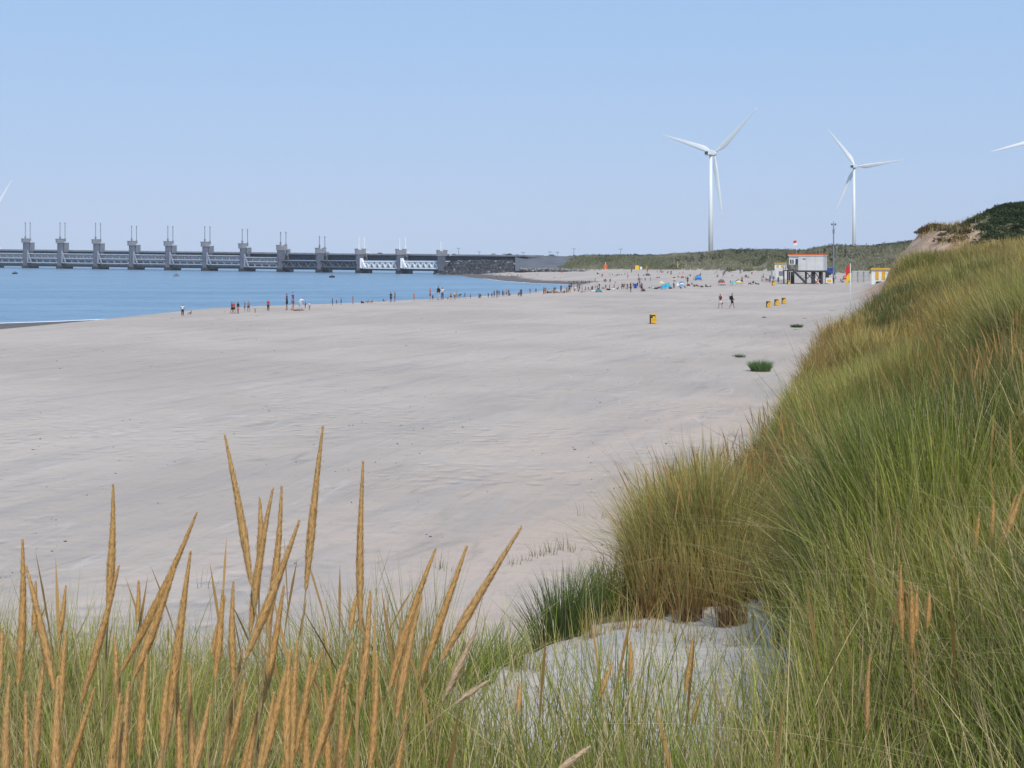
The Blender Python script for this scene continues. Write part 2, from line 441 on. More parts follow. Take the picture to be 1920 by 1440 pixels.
# wet sand along the waterline
wat = N.new('ShaderNodeAttribute'); wat.attribute_name = 'wetness'
clf = N.new('ShaderNodeAttribute'); clf.attribute_name = 'cliff'
wet = wat.outputs['Fac']
c = mixc(clf.outputs['Fac'], c, mixc(mapr(noise(0.7, 5), 0.4, 0.6), (0.34, 0.205, 0.125), (0.52, 0.36, 0.25)))
c = mixc(wet, c, (0.14, 0.105, 0.085))
# plants' litter and low growth
lit = mixc(mapr(noise(2.5, 6), 0.35, 0.65), (0.16, 0.13, 0.07), (0.085, 0.095, 0.035))
farv = mixc(mapr(noise(0.045, 6, rough=0.65), 0.40, 0.58), (0.15, 0.155, 0.075), (0.27, 0.235, 0.155))
farv = mixc(mapr(noise(0.3, 5), 0.45, 0.68), farv, (0.07, 0.085, 0.045))
lit = mixc(csep.outputs[2], lit, farv)
vm = math_('ADD', csep.outputs[0], math_('MULTIPLY', math_('SUBTRACT', noise(1.4, 6, rough=0.7), 0.5), 0.9))
vf = math_('ADD', csep.outputs[0], math_('MULTIPLY', math_('SUBTRACT', noise(0.12, 5, rough=0.65), 0.5), 1.8))
vmix = N.new('ShaderNodeMix'); vmix.data_type = 'FLOAT'; L.new(csep.outputs[2], vmix.inputs[0]); L.new(vm, vmix.inputs[2]); L.new(vf, vmix.inputs[3])
c = mixc(math_('MULTIPLY', mapr(vmix.outputs[0], 0.42, 0.62), mapr(psep.outputs[2], 2.7, 3.3)), c, lit)
L.new(c, b.inputs['Base Color'])
b.inputs['Specular IOR Level'].default_value = 0.2
L.new(mapr(wet, 0, 1, 0.95, 0.6), b.inputs['Roughness'])
# relief: footprints, wind ripples, coarse lumps
vo = N.new('ShaderNodeTexVoronoi'); vo.inputs['Scale'].default_value = 1.7; vo.feature = 'SMOOTH_F1'; L.new(geo.outputs['Position'], vo.inputs['Vector'])
h1 = math_('MULTIPLY', mapr(vo.outputs['Distance'], 0.05, 0.45), mapr(noise(0.13, 3), 0.45, 0.6))
h2 = noise(0.8, 8, rough=0.62)
h3 = math_('MULTIPLY', noise(1.2, 6, mp2.outputs[0]), 1.1)
h4 = math_('MULTIPLY', noise(3.5, 6, rough=0.7), 3.0)
hh = math_('ADD', math_('ADD', math_('MULTIPLY', h1, 0.9), math_('MULTIPLY', h2, 1.0)), math_('ADD', h3, math_('MULTIPLY', h4, 0.10)))
bp = N.new('ShaderNodeBump'); bp.inputs['Strength'].default_value = 1.0; bp.inputs['Distance'].default_value = 0.10
L.new(hh, bp.inputs['Height']); L.new(bp.outputs[0], b.inputs['Normal'])
terr = link('beach_and_dunes', tm, m, smooth=True); tag(terr, kind='structure')

# ------------------------------------------------------------------ sea
m, nt, b = mat_new('sea_water'); N, L = nt.nodes, nt.links
geo = N.new('ShaderNodeNewGeometry')
mp = N.new('ShaderNodeMapping'); mp.inputs['Rotation'].default_value = (0, 0, R(8)); mp.inputs['Scale'].default_value = (0.5, 1.0, 1)
L.new(geo.outputs['Position'], mp.inputs[0])
mpw = N.new('ShaderNodeMapping'); mpw.inputs['Rotation'].default_value = (0, 0, R(10)); mpw.inputs['Scale'].default_value = (0.012, 0.05, 1)
L.new(geo.outputs['Position'], mpw.inputs[0])
cc = mixc(mapr(noise(1.0, 4, mpw.outputs[0]), 0.35, 0.65), SEA_A, SEA_B)
L.new(cc, b.inputs['Base Color'])
b.inputs['Roughness'].default_value = 0.28; b.inputs['IOR'].default_value = 1.33
hs = math_('ADD', noise(0.55, 5, mp.outputs[0], dist=0.3), math_('MULTIPLY', noise(0.16, 3, mp.outputs[0]), 1.6))
bp = N.new('ShaderNodeBump'); bp.inputs['Strength'].default_value = 1.0; bp.inputs['Distance'].default_value = 0.55
L.new(hs, bp.inputs['Height']); L.new(bp.outputs[0], b.inputs['Normal'])
sx = np.concatenate([np.linspace(-4500, -420, 8), np.arange(-400, 60, 1.6), np.linspace(80, 4500, 8)])
sy = np.concatenate([np.linspace(-60, 140, 6), np.arange(142, 480, 0.8), np.linspace(485, 800, 60), np.linspace(820, 6000, 20)])
SX, SY = np.meshgrid(sx, sy)
nearw = sstep(700, 250, SY)*sstep(-420, -300, SX)
SZ = nearw*(fbm(SX/5.0, SY/2.2, 3)*0.42 + fbm(SX/17, SY/7.0, 2)*0.26)
ds = -poly_sd(SX, SY, SHORE_CLOSED)
SZ = SZ*np.clip(-ds/12, 0.0, 1) 
ii = np.arange(SX.size).reshape(SX.shape)
Qs = np.stack([ii[:-1, :-1], ii[:-1, 1:], ii[1:, 1:], ii[1:, :-1]], -1).reshape(-1, 4)
sea = link('sea', np_mesh('sea', np.stack([SX, SY, SZ], -1).reshape(-1, 3), Qs), m, smooth=True); tag(sea, kind='structure')

# surf: thin broken line of foam lying on the water's edge
def foam_strip():
    V = []; Qf = []
    pts = [Vector((a, b_, 0)) for a, b_ in SHORE[2:18]]
    dense = []
    for i in range(len(pts)-1):
        n = max(2, int((pts[i+1]-pts[i]).length/1.2))
        for k in range(n): dense.append(pts[i].lerp(pts[i+1], k/n))
    for i, p in enumerate(dense[:-1]):
        d = (dense[i+1]-p).normalized(); nrm = Vector((-d.y, d.x, 0))
        wob = (vnoise(np.array([p.x/3.1]), np.array([p.y/3.7]))[0]-0.5)*1.6
        w = 0.15 + 1.7*max(0, vnoise(np.array([p.x/6.0+9]), np.array([p.y/5.0]))[0]-0.25)
        for off, z in ((wob-w*0.5, 0.05), (wob, 0.13), (wob+w*0.5, 0.05)):
            q = p + nrm*off; V.append((q.x, q.y, z))
        if i:
            n = len(V); Qf += [(n-6, n-5, n-2, n-3), (n-5, n-4, n-1, n-2)]
    return np_mesh('surf', V, Qf)
fo = link('surf_line', foam_strip(), mat('foam', (0.8, 0.82, 0.85), 0.6, var=0.08, scale=2)); tag(fo, kind='structure')

# ------------------------------------------------------------------ storm-surge barrier
def barY(px): return HC*F/(22.8 + (px-41)*0.01513)
EXV = Vector((0.695, -0.718, 0)).normalized(); EYV = Vector((-EXV.y, EXV.x, 0))
RZB = math.atan2(EXV.y, EXV.x)
def borg(px):
    Y = barY(px); return Vector(((px-960)*Y/F, Y, 0))
def sxy(o):
    k = o.x/o.y; s = F/o.y
    return s*(EXV.x - EXV.y*k), s*(EYV.x - EYV.y*k)
def zrow(row, Y): return HC-(row-HY)*Y/F
def topdeck(px): return float(np.interp(px, [-60, 0, 48, 300, 500, 600, 750, 830, 970], [466.8, 467.3, 467.8, 471, 473.2, 475, 475.8, 477, 478.3]))
#  left edge, tower top row, mast columns, mast top row
PIERS = [(-27, 446.3, (-21.6, -12.6), 416), (38.3, 447, (44.3, 53.4), 416.5), (102.6, 447.5, (109.4, 118.8), 417), (170, 448.5, (176, 185.4), 417.5),
         (237, 451.5, (243.5, 252.9), 423), (305, 452, (311.5, 321), 423.5), (374.5, 453, (380.7, 390.6), 424), (444.8, 456, (451, 461), 429),
         (516, 459, (522.9, 533), 434.5), (589, 464.5, (595.8, 606), 442.5), (663.5, 466, (669.8, 680), 444), (739.5, 466.5, (746.3, 757), 446),
         (816.5, 468.5, (823.2,), 453)]
ORD = ['first', 'second', 'third', 'fourth', 'fifth', 'sixth', 'seventh', 'eighth', 'ninth', 'tenth', 'eleventh', 'twelfth', 'thirteenth', 'fourteenth',
       'fifteenth', 'sixteenth', 'seventeenth', 'eighteenth', 'nineteenth', 'twentieth']
for _t in ('twenty', 'thirty', 'forty', 'fifty', 'sixty', 'seventy', 'eighty', 'ninety'):
    if _t != 'twenty': ORD.append({'thirty': 'thirtieth', 'forty': 'fortieth', 'fifty': 'fiftieth', 'sixty': 'sixtieth', 'seventy': 'seventieth', 'eighty': 'eightieth', 'ninety': 'ninetieth'}[_t])
    ORD += [_t+'-'+w for w in ORD[:9]]
orgs = []
for i, (L0, tr, masts, mr) in enumerate(PIERS):
    o = borg(L0+2); sx, sy = sxy(o); Y = o.y
    orgs.append((o, sx, sy))
    zt = zrow(tr, Y); a = 3.0/sx
    last = i == len(PIERS)-1
    if i == 0: lb = 'concrete barrier pier cut by the left edge of the picture, leftmost of the row'
    elif last: lb = 'short concrete end pier with a single white mast beside the dark rock pile'
    else: lb = 'concrete barrier pier with twin masts, %s pier from the rock pile end' % ORD[len(PIERS)-1-i]
    t = thing('barrier_pier', lb, 'pier', o, RZB, 'piers of the storm-surge barrier')
    wide = 1.0 if i < 8 else 1.35
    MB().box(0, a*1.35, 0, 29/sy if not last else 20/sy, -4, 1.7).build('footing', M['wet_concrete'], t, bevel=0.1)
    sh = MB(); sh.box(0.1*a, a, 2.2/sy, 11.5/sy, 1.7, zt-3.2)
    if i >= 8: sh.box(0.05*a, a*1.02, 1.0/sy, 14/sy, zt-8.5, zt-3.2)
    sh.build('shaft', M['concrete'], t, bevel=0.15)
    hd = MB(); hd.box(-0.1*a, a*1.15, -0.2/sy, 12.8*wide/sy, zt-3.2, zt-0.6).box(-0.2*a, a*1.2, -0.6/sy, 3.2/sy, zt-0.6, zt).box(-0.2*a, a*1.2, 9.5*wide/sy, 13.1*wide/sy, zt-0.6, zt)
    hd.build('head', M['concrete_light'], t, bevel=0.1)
    zr = zrow(tr+5.3, Y)
    y0, y1 = 13.2*wide/sy, (22.0 if i < 8 else 24)/sy
    zb = zrow(topdeck(L0+20)+ (3.5 if i < 8 else 6), Y)
    if not last:
        MB().box(0.1*a, a, y0, y1, zb, zr-1.0).build('machine_room', M['grey_steel'] if i < 10 else M['concrete_light'], t, bevel=0.1)  # left machine rooms and hoist frames carry cloud shade in their greyer colours
        rr = MB(); rr.box(0, a*1.1, y0-0.2, y1+0.2, zr-1.0, zr)
        h = zr-1.0-zb
        for q in (0.2, 0.5, 0.8):   # frame round the hoist in front of the machine room
            rr.box(-0.06*a-0.3, 0.08*a, y0+(y1-y0)*q-0.35, y0+(y1-y0)*q+0.35, zb+0.2*h, zr-1.0)
        rr.box(-0.06*a-0.3, 0.08*a, y0+(y1-y0)*0.2, y0+(y1-y0)*0.8, zb+0.45*h, zb+0.58*h)
        rr.build('hoist_frame', M['white_steel'] if i > 9 else M['chord_paint_shaded'], t)
        MB().box(0.2*a, a*0.9, y0+0.5, y1-2.5/sy, -4, zb).build('rear_column', M['concrete'], t)
    ms = M['white_steel'] if i >= 10 else M['grey_steel']  # left masts greyed for cloud shade, right ones in sunlit white
    for mpx in masts:
        y = (mpx-L0)/sy; x = 0.4*a
        zm = zrow(mr, Y)
        base = zt-0.6 if y*sy < 13 else zr
        mm = MB(); mm.tube([(x, y, base-0.3), (x, y, base+2.2)], [1.0*1.6/ (F/Y), 1.0*1.6/(F/Y)], 8)
        mm.tube([(x, y, base+2.2), (x, y, zm)], (1.3 if i < 10 else 2.4)/(F/Y)*0.5, 8)
        mm.tube([(x, y, zm-1.2), (x, y, zm-0.2)], 1.9/(F/Y)*0.5, 8)
        mm.build('hydraulic_mast', ms, t)

def beam(mb, A, B, zA0, zA1, zB0, zB1, thick):
    """box running from A to B with its own heights at both ends; thick = towards the estuary"""
    n = EYV*thick
    v = []
    for p, z0, z1 in ((A, zA0, zA1), (B, zB0, zB1)):
        v += [(p.x, p.y, z0), (p.x+n.x, p.y+n.y, z0), (p.x+n.x, p.y+n.y, z1), (p.x, p.y, z1)]
    return mb.add(v, [(0, 1, 2, 3), (7, 6, 5, 4), (0, 4, 5, 1), (1, 5, 6, 2), (2, 6, 7, 3), (3, 7, 4, 0)])

nb = len(PIERS)-1
for i in range(nb):
    (oA, sxA, syA), (oB, sxB, syB) = orgs[i], orgs[i+1]
    LA, LB = PIERS[i][0], PIERS[i+1][0]
    ord_ = ORD[nb-1-i]
    low = i in (8, 9); white = i in (10, 11); pale = i < 8
    A = oA + EXV*(3.2/sxA) + EYV*(7.0/syA); B = oB + EYV*(7.0/syB)
    root = A.copy(); root.z = 0
    def rel(v): return Vector(v)-root
    A0, B0 = A-root, B-root
    if pale: rows = [(475.2+ (topdeck(LA)-467.8)*0.9, 0), (483.6+(topdeck(LA)-467.8)*0.9, 0), (492+(topdeck(LA)-467.8)*0.95, 0)]
    if i == 7: rows = [(482.3, 0), (490.2, 0), (500, 0)]
    lbl = {True: 'lattice lift gate with cloud shade painted grey'}.get(pale, 'bright white truss lift gate' if white else 'lowered lift gate, cloud shade painted dark, thin rails')
    g = thing('lift_gate', '%s, %s gap from the rock pile end' % (lbl, ord_), 'gate', root, 0, 'lift gates of the barrier')
    YA, YB = oA.y, oB.y
    def ln(rowA, rowB, hpx, name, mt, thick=0.9, off=0.0):
        mb = MB(); n = EYV*off
        beam(mb, A0+n, B0+n, zrow(rowA+hpx/2, YA), zrow(rowA-hpx/2, YA), zrow(rowB+hpx/2, YB), zrow(rowB-hpx/2, YB), thick)
        return mb.build(name, mt, g)
    d0 = (barY(LB)-barY(LA))*0
    k = 0.01513*(LB-LA)*0.75   # rows sink towards the rock pile
    if pale:  # grey of these gates is a cloud's shade painted in
        r = [q[0] for q in rows]
        for q in r: ln(q, q+k, 1.4, 'chord', M['chord_paint_shaded'], 0.9)
        sb_ = float(np.interp(LA, [0, 800], [495.8, 505.4])); ln((r[0]+sb_)/2, (r[0]+sb_)/2+k*0.6, (sb_-r[0])*0.99, 'skin_plate', M['grey_steel'], 0.3, 3.2)
        r0, r1 = r[0], r[2]
    elif low:  # dark steel here paints in the cloud shadow over these gaps
        ln(488.8, 489.6, 0.8, 'chord', M['grey_steel']); ln(500.3, 501.3, 0.8, 'chord', M['grey_steel'])
        ln(496.5, 497.3, 15.5, 'skin_plate', M['dark_steel'], 0.3, 1.2)
        r0, r1 = 488.8, 500.3
    else:
        ln(490.0, 490.6, 2.6, 'chord', M['white_steel']); ln(502.6, 503.6, 2.0, 'chord', M['white_steel'])
        ln(497.2, 498.0, 13.5, 'skin_plate', M['concrete_light'], 0.3, 6.0)
        r0, r1 = 490, 502.6
    br = MB(); nd = 5 if not white else 7
    for q in range(nd):
        fa, fb, fc = q/nd, (q+0.5)/nd, (q+1)/nd
        def pt(f, top, off=0.5):
            p = A0.lerp(B0, f) + EYV*off; Yp = YA+(YB-YA)*f
            return (p.x, p.y, zrow((r0 if top else r1)+k*f, Yp))
        w = (0.34 if not white else 0.8)
        if low: w = 0.2
        br.bar(pt(fa, 1), pt(fb, 0), w); br.bar(pt(fb, 0), pt(fc, 1), w)
        if white or q % 2: br.bar(pt(fb, 1, 0.9), pt(fb, 0, 0.9), w*0.7)
    br.build('bracing', M['white_steel'] if white else (M['gate_paint_shaded'] if pale else M['grey_steel']), g)
    if not low:
        ep = MB(); p = A0.lerp(B0, 0.03); p2 = A0.lerp(B0, 0.13)
        ep.bar((p.x, p.y, zrow(r1, YA)), (p.x, p.y, zrow(r0-6, YA)), 1.0 if pale else 1.6)
        ep.bar((p2.x, p2.y, zrow(r1, YA)), (p.x, p.y, zrow(r0-3, YA)), 0.8 if pale else 1.4)
        ep.build('end_post', M['white_steel'] if white else M['gate_paint_shaded'], g)
    # fixed sill beam just over the water
    sA = oA + EXV*(3.6/sxA) + EYV*(9.5/syA); sB = oB + EYV*(9.5/syB)
    sb = MB()
    rA = float(np.interp(LA, [0, 800], [495.3, 505])); rB = float(np.interp(LB, [0, 800], [495.3, 505]))
    rt = sA.copy(); rt.z = 0
    beam(sb, sA-rt, sB-rt, zrow(rA+3.4, YA), zrow(rA, YA), zrow(rB+3.4, YB), zrow(rB, YB), 3.0)
    s_ = sb.build('sill_beam', M['wet_concrete']); s_.location = rt
    tag(s_, 'dark wet beam above the water under the %s gate from the rock pile end' % ord_, 'beam', 'sill beams under the gates')

# the road deck: one long box girder behind the gates
mb = MB(); pb = MB()
stations = [(-60, 23)] + [(p[0], 23) for p in PIERS] + [(900, 23), (968, 23)]
def deckpt(px, off):
    o = borg(px); sx, sy = sxy(o); return o + EYV*(off/sy) , o.y
root = Vector((deckpt(968, 23)[0].x, deckpt(968, 23)[0].y, 0))
for (pa, oa), (pb_, ob) in zip(stations[:-1], stations[1:]):
    A, YA = deckpt(pa, oa); B, YB = deckpt(pb_, ob)
    A -= root; B -= root
    ta, tb = topdeck(pa+10), topdeck(pb_+10)
    ba, bb = np.interp([pa, pb_], [0, 500, 800, 970], [485, 488, 489, 490])
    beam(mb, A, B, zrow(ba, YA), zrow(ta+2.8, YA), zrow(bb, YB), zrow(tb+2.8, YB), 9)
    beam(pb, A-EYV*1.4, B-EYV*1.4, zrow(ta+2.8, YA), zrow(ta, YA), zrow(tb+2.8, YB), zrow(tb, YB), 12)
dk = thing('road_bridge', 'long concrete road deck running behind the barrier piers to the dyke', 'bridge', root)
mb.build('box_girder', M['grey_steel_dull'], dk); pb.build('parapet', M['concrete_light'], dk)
# street lamps / cameras on the deck and dyke
def dyke_top(px): 
    Y = 640.0; return Vector(((px-960)*Y/F, Y, zrow(480.2, Y)))
for (px, r0, r1, lab) in ((834, 477, 465.5, 'thin lamp mast just right of the end pier of the barrier'), (873, 478, 472.3, 'short lamp mast on the deck above the dark rock pile'),
                          (981, 479, 473.5, 'short lamp mast on the grey dyke'), (1031, 479.5, 472.5, 'lamp mast with two arms beside the car on the grey dyke'), (1045, 479.5, 473, 'small mast between the arms lamp and the tall thin mast'),
                          (1076, 480, 466.5, 'tall thin mast where the dyke meets the far dunes'), (1163.8, 480, 467, 'thin dark mast standing on the far dune skyline')):
    A, Y = deckpt(px, 26) if px < 970 else (dyke_top(px), 640)
    A = Vector((A.x, A.y, 0)); z0, z1 = zrow(r0, A.y)-0.6, zrow(r1, A.y)
    t = thing('lamp_mast', lab, 'lamp', (A.x, A.y, z0), 0, 'masts along the road')
    MB().tube([(0, 0, 0), (0, 0, z1-z0)], [0.16, 0.09], 6).build('pole', M['grey_steel'], t)
    MB().box(-0.9, 0.9, -0.12, 0.12, z1-z0-0.12, z1-z0+0.12).build('arm', M['grey_steel'], t)

# rock pile round the landfall of the barrier
def rock_mesh(seed):
    r = random.Random(seed); bm = bmesh.new(); bmesh.ops.create_icosphere(bm, subdivisions=1, radius=1)
    for v in bm.verts: v.co *= r.uniform(0.7, 1.15)
    for v in bm.verts: v.co.z *= 0.8
    V = np.array([v.co[:] for v in bm.verts]); Fc = np.array([[v.index for v in f.verts] for f in bm.faces]); bm.free()
    return V, Fc
rocks = [rock_mesh(i) for i in range(6)]
VV, FF, CC = [], [], []; off = 0
for i in range(3200):
    u = rnd.random(); px = 816 + 176*u
    w = rnd.random()
    frontY = np.interp(px, [816, 870, 930, 1000], [664, 640, 618, 606]); backY = frontY + 26
    Y = frontY + (backY-frontY)*w; X = (px-960)*Y/F
    topz = np.interp(px, [816, 830, 850, 960, 1000], [0.6, 2.5, 6.3, 6.4, 5.0])
    z = -0.3 + (topz+0.3)*min(1, w*1.25) + rnd.uniform(-0.4, 0.4)
    s = rnd.uniform(0.5, 1.35); V, Fc = rocks[i % 6]
    a = rnd.uniform(0, 6.28); ca, sa = math.cos(a), math.sin(a)
    v = V*s; v = np.stack([v[:, 0]*ca-v[:, 1]*sa + X, v[:, 0]*sa+v[:, 1]*ca + Y, v[:, 2] + z], -1)
    VV.append(v); FF.append(Fc+off); off += len(v)
    g = rnd.uniform(0.03, 0.085) if rnd.random() > 0.03 else 0.2
    CC.append(np.tile([g*0.97, g, g*1.12], (len(v), 1)))
for i in range(900):
    px = rnd.uniform(975, 1125); Y = rnd.uniform(586, 598) - (px-975)*0.08; X = (px-960)*Y/F; s = rnd.uniform(0.25, 0.8); V, Fc = rocks[i % 6]
    VV.append(V*s + np.array([X, Y, 2.7 + rnd.uniform(-.1, .9)*(1 if px < 1050 else .4)])); FF.append(Fc+off); off += len(V)
    g = rnd.uniform(0.07, 0.34); CC.append(np.tile([g, g*.98, g], (len(V), 1)))
M['rock_t'] = mat_tint('rock_tint', 0.9, 0.0, 0.2)
rk = link('rocks', np_mesh('rocks', np.concatenate(VV), np.concatenate(FF), np.concatenate(CC)), M['rock_t'])
tag(rk, 'dark basalt rocks heaped round the end of the barrier by the water', 'rocks', kind='stuff')
# core of the pile
mb = MB()
for (a, b_) in ((816, 850), (850, 960), (960, 1010)):
    pass
cv, cf = [], []
for px in (818, 835, 850, 900, 960, 1004):
    fY = float(np.interp(px, [816, 870, 930, 1000], [664, 640, 618, 606])); tz = float(np.interp(px, [816, 830, 850, 960, 1000], [0.3, 2.2, 6.0, 6.1, 4.8]))
    for Y, z in ((fY+1, -1.5), (fY+21, tz), (fY+34, tz), (fY+50, -1.5)): cv.append(((px-960)*Y/F, Y, z))
for i in range(5):
    for k in range(3): cf.append((i*4+k, i*4+k+1, i*4+k+5, i*4+k+4))
co = MB().add(cv, cf).build('rock_pile_core', M['rock']); tag(co, kind='structure')
# asphalt dyke slope right of the girder
cv, cf = [], []
for px, r in ((966, 478.6), (1000, 479.2), (1040, 480), (1070, 480.5), (1085, 480.6), (1110, 480.8)):
    for Y, z in ((597 if px < 1090 else 640, 2.4), (640, zrow(r, 640)), (652, zrow(r, 640)), (690, 2.0)):
        cv.append(((px-960)*Y/F, Y, z))
for i in range(5):
    for k in range(3): cf.append((i*4+k, i*4+k+1, i*4+k+5, i*4+k+4))
dy = MB().add(cv, cf + [(0, 1, 2, 3)]).build('dyke', M['asphalt_slope']); tag(dy, kind='structure')

# white workmen's container at the end of the girder
x, y, z = P(969.5, 496, 628)
c_ = thing('container', 'small white container at the end of the girder beside the rock pile', 'container', (x, y, z-0.6))
MB().box(-1.6, 1.6, -1.2, 1.2, 0, 1.3).build('body', M['white'], c_); MB().box(-1.75, 1.75, -1.35, 1.35, 1.3, 1.45).build('roof', M['concrete_light'], c_)

# ------------------------------------------------------------------ cars on the dam road
def make_car(px, Y, row, col, lab, L=4.3):
    x = (px-960)*Y/F; z = zrow(row, Y)
    t = thing('car', lab, 'car', (x, Y, z-1.45), rnd.uniform(-0.1, 0.1) , 'cars on the dam road')
    prof = [(-L/2, 0.3), (-L/2, 0.75), (-L/2+0.2, 0.9), (-L*0.30, 0.98), (-L*0.16, 1.40), (L*0.20, 1.45), (L*0.36, 1.0), (L/2-0.05, 0.85), (L/2, 0.3)]
    v = [(a, s*0.85*(0.85 if h > 1.2 else 1), h) for s in (-1, 1) for a, h in prof]; n = len(prof)
    f = [tuple(range(n)), tuple(range(2*n-1, n-1, -1))] + [(k, (k+1) % n, n+(k+1) % n, n+k) for k in range(n)]
    MB().add(v, f).build('body', mat('car_paint', col, 0.3, var=0.03), t)
    MB().add([(-L*0.27, -0.84, 1.0), (-L*0.16, -0.76, 1.34), (L*0.19, -0.76, 1.38), (L*0.31, -0.84, 1.02)], [(0, 1, 2, 3)]).build('side_window', M['glass'], t)
    for wx in (-L*0.31, L*0.31):
        for s in (-1, 1):
            MB().tube([(wx, s*0.72, 0.32), (wx, s*0.88, 0.32)], 0.32, 14).build('wheel', M['tyre'], t)
make_car(925, 655, 475.3, (0.35, 0.36, 0.38), 'grey car on the dam road, left of the three above the rock pile')
make_car(945.5, 650, 475.6, (0.6, 0.6, 0.62), 'pale car on the dam road, middle of the three above the rock pile', 4.6)
make_car(954.5, 645, 475.2, (0.03, 0.03, 0.04), 'black car on the dam road above the end of the girder', 3.9)
make_car(968.5, 645, 476.8, (0.45, 0.47, 0.5), 'low silver car just right of the girder end')
make_car(1034, 640, 477.0, (0.10, 0.11, 0.12), 'dark car on the grey dyke beside the two-armed lamp')
make_car(851, 668, 475.5, (0.5, 0.5, 0.5), 'pale car on the deck just right of the end pier')
make_car(712, 720, 473.6, (0.07, 0.08, 0.09), 'dark car roof showing on the deck over the right white gate bay')

# ------------------------------------------------------------------ boats and buoys
def small_boat(px, row, Y, L, lab, col):
    x = (px-960)*Y/F
    t = thing('boat', lab, 'boat', (x, Y, 0.0), 0.1)
    n = 9; v = []; f = []
    for i in range(n):
        q = i/(n-1)*2-1; w = 0.75*(1-q**4) if q > 0 else 0.75*(1-0.3*q**4)
        for yy, zz in ((-w, 0.7), (-w*0.6, -0.15), (w*0.6, -0.15), (w, 0.7)): v.append((q*L/2, yy, zz + 0.15*max(q, 0)))
    for i in range(n-1):
        for k in range(3): f.append((i*4+k, i*4+k+1, i*4+k+5, i*4+k+4))
    MB().add(v, f+[(0, 1, 2, 3)]).build('hull', mat('hull_paint', col, 0.4), t)
    MB().box(-0.6, 0.5, -0.4, 0.4, 0.4, 1.3).build('console', M['grey_steel'], t)
small_boat(27.9, 513.5, HC*F/33.8, 2.6, 'tiny dark boat on the water below the second pier from the left', (0.04, 0.05, 0.06))
small_boat(330.7, 518, HC*F/38.3, 2.6, 'tiny pale boat on the water below the middle piers', (0.3, 0.3, 0.32))
small_boat(622.5, 520.5, HC*F/40.5, 2.4, 'tiny dark boat on the water below the dark lowered gates', (0.03, 0.04, 0.05))

# ------------------------------------------------------------------ wind turbines
def blade_mesh(L):
    n = 26; m_ = 12; v = []; f = []
    for i in range(n):
        t = i/(n-1); r = 1.2 + t*(L-1.2)
        root = max(0, 1-t/0.12)
        ch = (1.15 + (3.9-1.15)*sstep(0, 0.2, t))*(1 if t < 0.2 else (1-(t-0.2)/0.8)**0.85*0.93+0.07) * (L/45)
        th = ch*(0.16+0.84*root**1.2) if t < 0.12 else ch*(0.24-0.14*t)
        tw = R(16)*(1-t)**2
        for k in range(m_):
            a = 2*math.pi*k/m_
            cx = math.cos(a)*ch*0.5 + ch*0.22*(1-root); cy = math.sin(a)*th*0.5*(1-0.45*math.cos(a)*(1-root))
            v.append((cx*math.cos(tw)-cy*math.sin(tw), cx*math.sin(tw)+cy*math.cos(tw) - 1.8*t*t*(L/45), r))
    for i in range(n-1):
        for k in range(m_): f.append((i*m_+k, i*m_+(k+1) % m_, (i+1)*m_+(k+1) % m_, (i+1)*m_+k))
    f.append(tuple(range(m_))); f.append(tuple((n-1)*m_+k for k in reversed(range(m_))))
    return MB().add(v, f).mesh('blade')
def turbine(px, hubrow, Y, L, yaw, a0, lab, flip=1, zbase=3.0, hub_off=4.5):
    X = (px-960)*Y/F; zh = zrow(hubrow, Y)
    t = thing('wind_turbine', lab, 'wind turbine', (X, Y, zbase), 0, 'wind turbines on the skyline')
    H = zh-zbase; s = L/45
    MB().tube([(0, 0, 0), (0, 0, H*0.5), (0, 0, H-1.6*s)], [1.75*s, 1.4*s, 1.0*s], 24).build('tower', M['turbine'], t, smooth=True)
    # axis points away from the camera and to the right; the back of the nacelle faces us
    ax = Vector((math.sin(yaw), math.cos(yaw), 0))
    Mr = Matrix.Translation((0, 0, H)) @ Matrix.Rotation(-yaw, 4, 'Z')
    nm = MB().box(-1.8*s, 1.8*s, -5.5*s, 3.0*s, -1.7*s, 1.9*s).mesh('nacelle')
    bm = bmesh.new(); bm.from_mesh(nm); bmesh.ops.bevel(bm, geom=list(bm.edges), offset=0.5*s, segments=2, affect='EDGES'); bm.to_mesh(nm); bm.free()
    nc = link('nacelle', nm, M['turbine'], t); nc.matrix_local = Mr
    vt = MB().box(-1.3*s, 1.3*s, -5.56*s, -5.5*s, -1.1*s, 0.9*s).build('rear_vent', M['dark_steel'], nc)
    rt = MB().tube([(0, 3.05*s, 0), (0, 3.8*s, 0), (0, 5.2*s, 0), (0, 6.2*s, 0)], [1.7*s, 1.9*s, 1.6*s, 0.3*s], 18).build('hub', M['turbine'], t, smooth=True)
    rt.matrix_local = Mr
    bme = blade_mesh(L)
    for k in range(3):
        a = R(a0 + 120*k)                           # seen from behind, anticlockwise from the right
        Mb = Mr @ Matrix.Translation((0, 4.4*s, 0)) @ Matrix.Rotation(math.pi/2 - a, 4, 'Y')
        bl = link('blade', bme, M['turbine'], t, smooth=True); bl.matrix_local = Mb
    return t
turbine(1332.6, 287, 930, 45.5, R(41), 40, 'wind turbine with grey blades, left of the two whole turbines')
turbine(1601.3, 312, 1073, 39.2, R(33), 6, 'bright white wind turbine above the dune, right of the lifeguard cabin')
turbine(1950, 262, 930, 33.5, R(20), 193, 'wind turbine with one blade poking in at the right edge')
turbine(-27, 409, 1300, 45, R(10), 55, 'distant wind turbine with one blade tip at the left edge above the barrier')

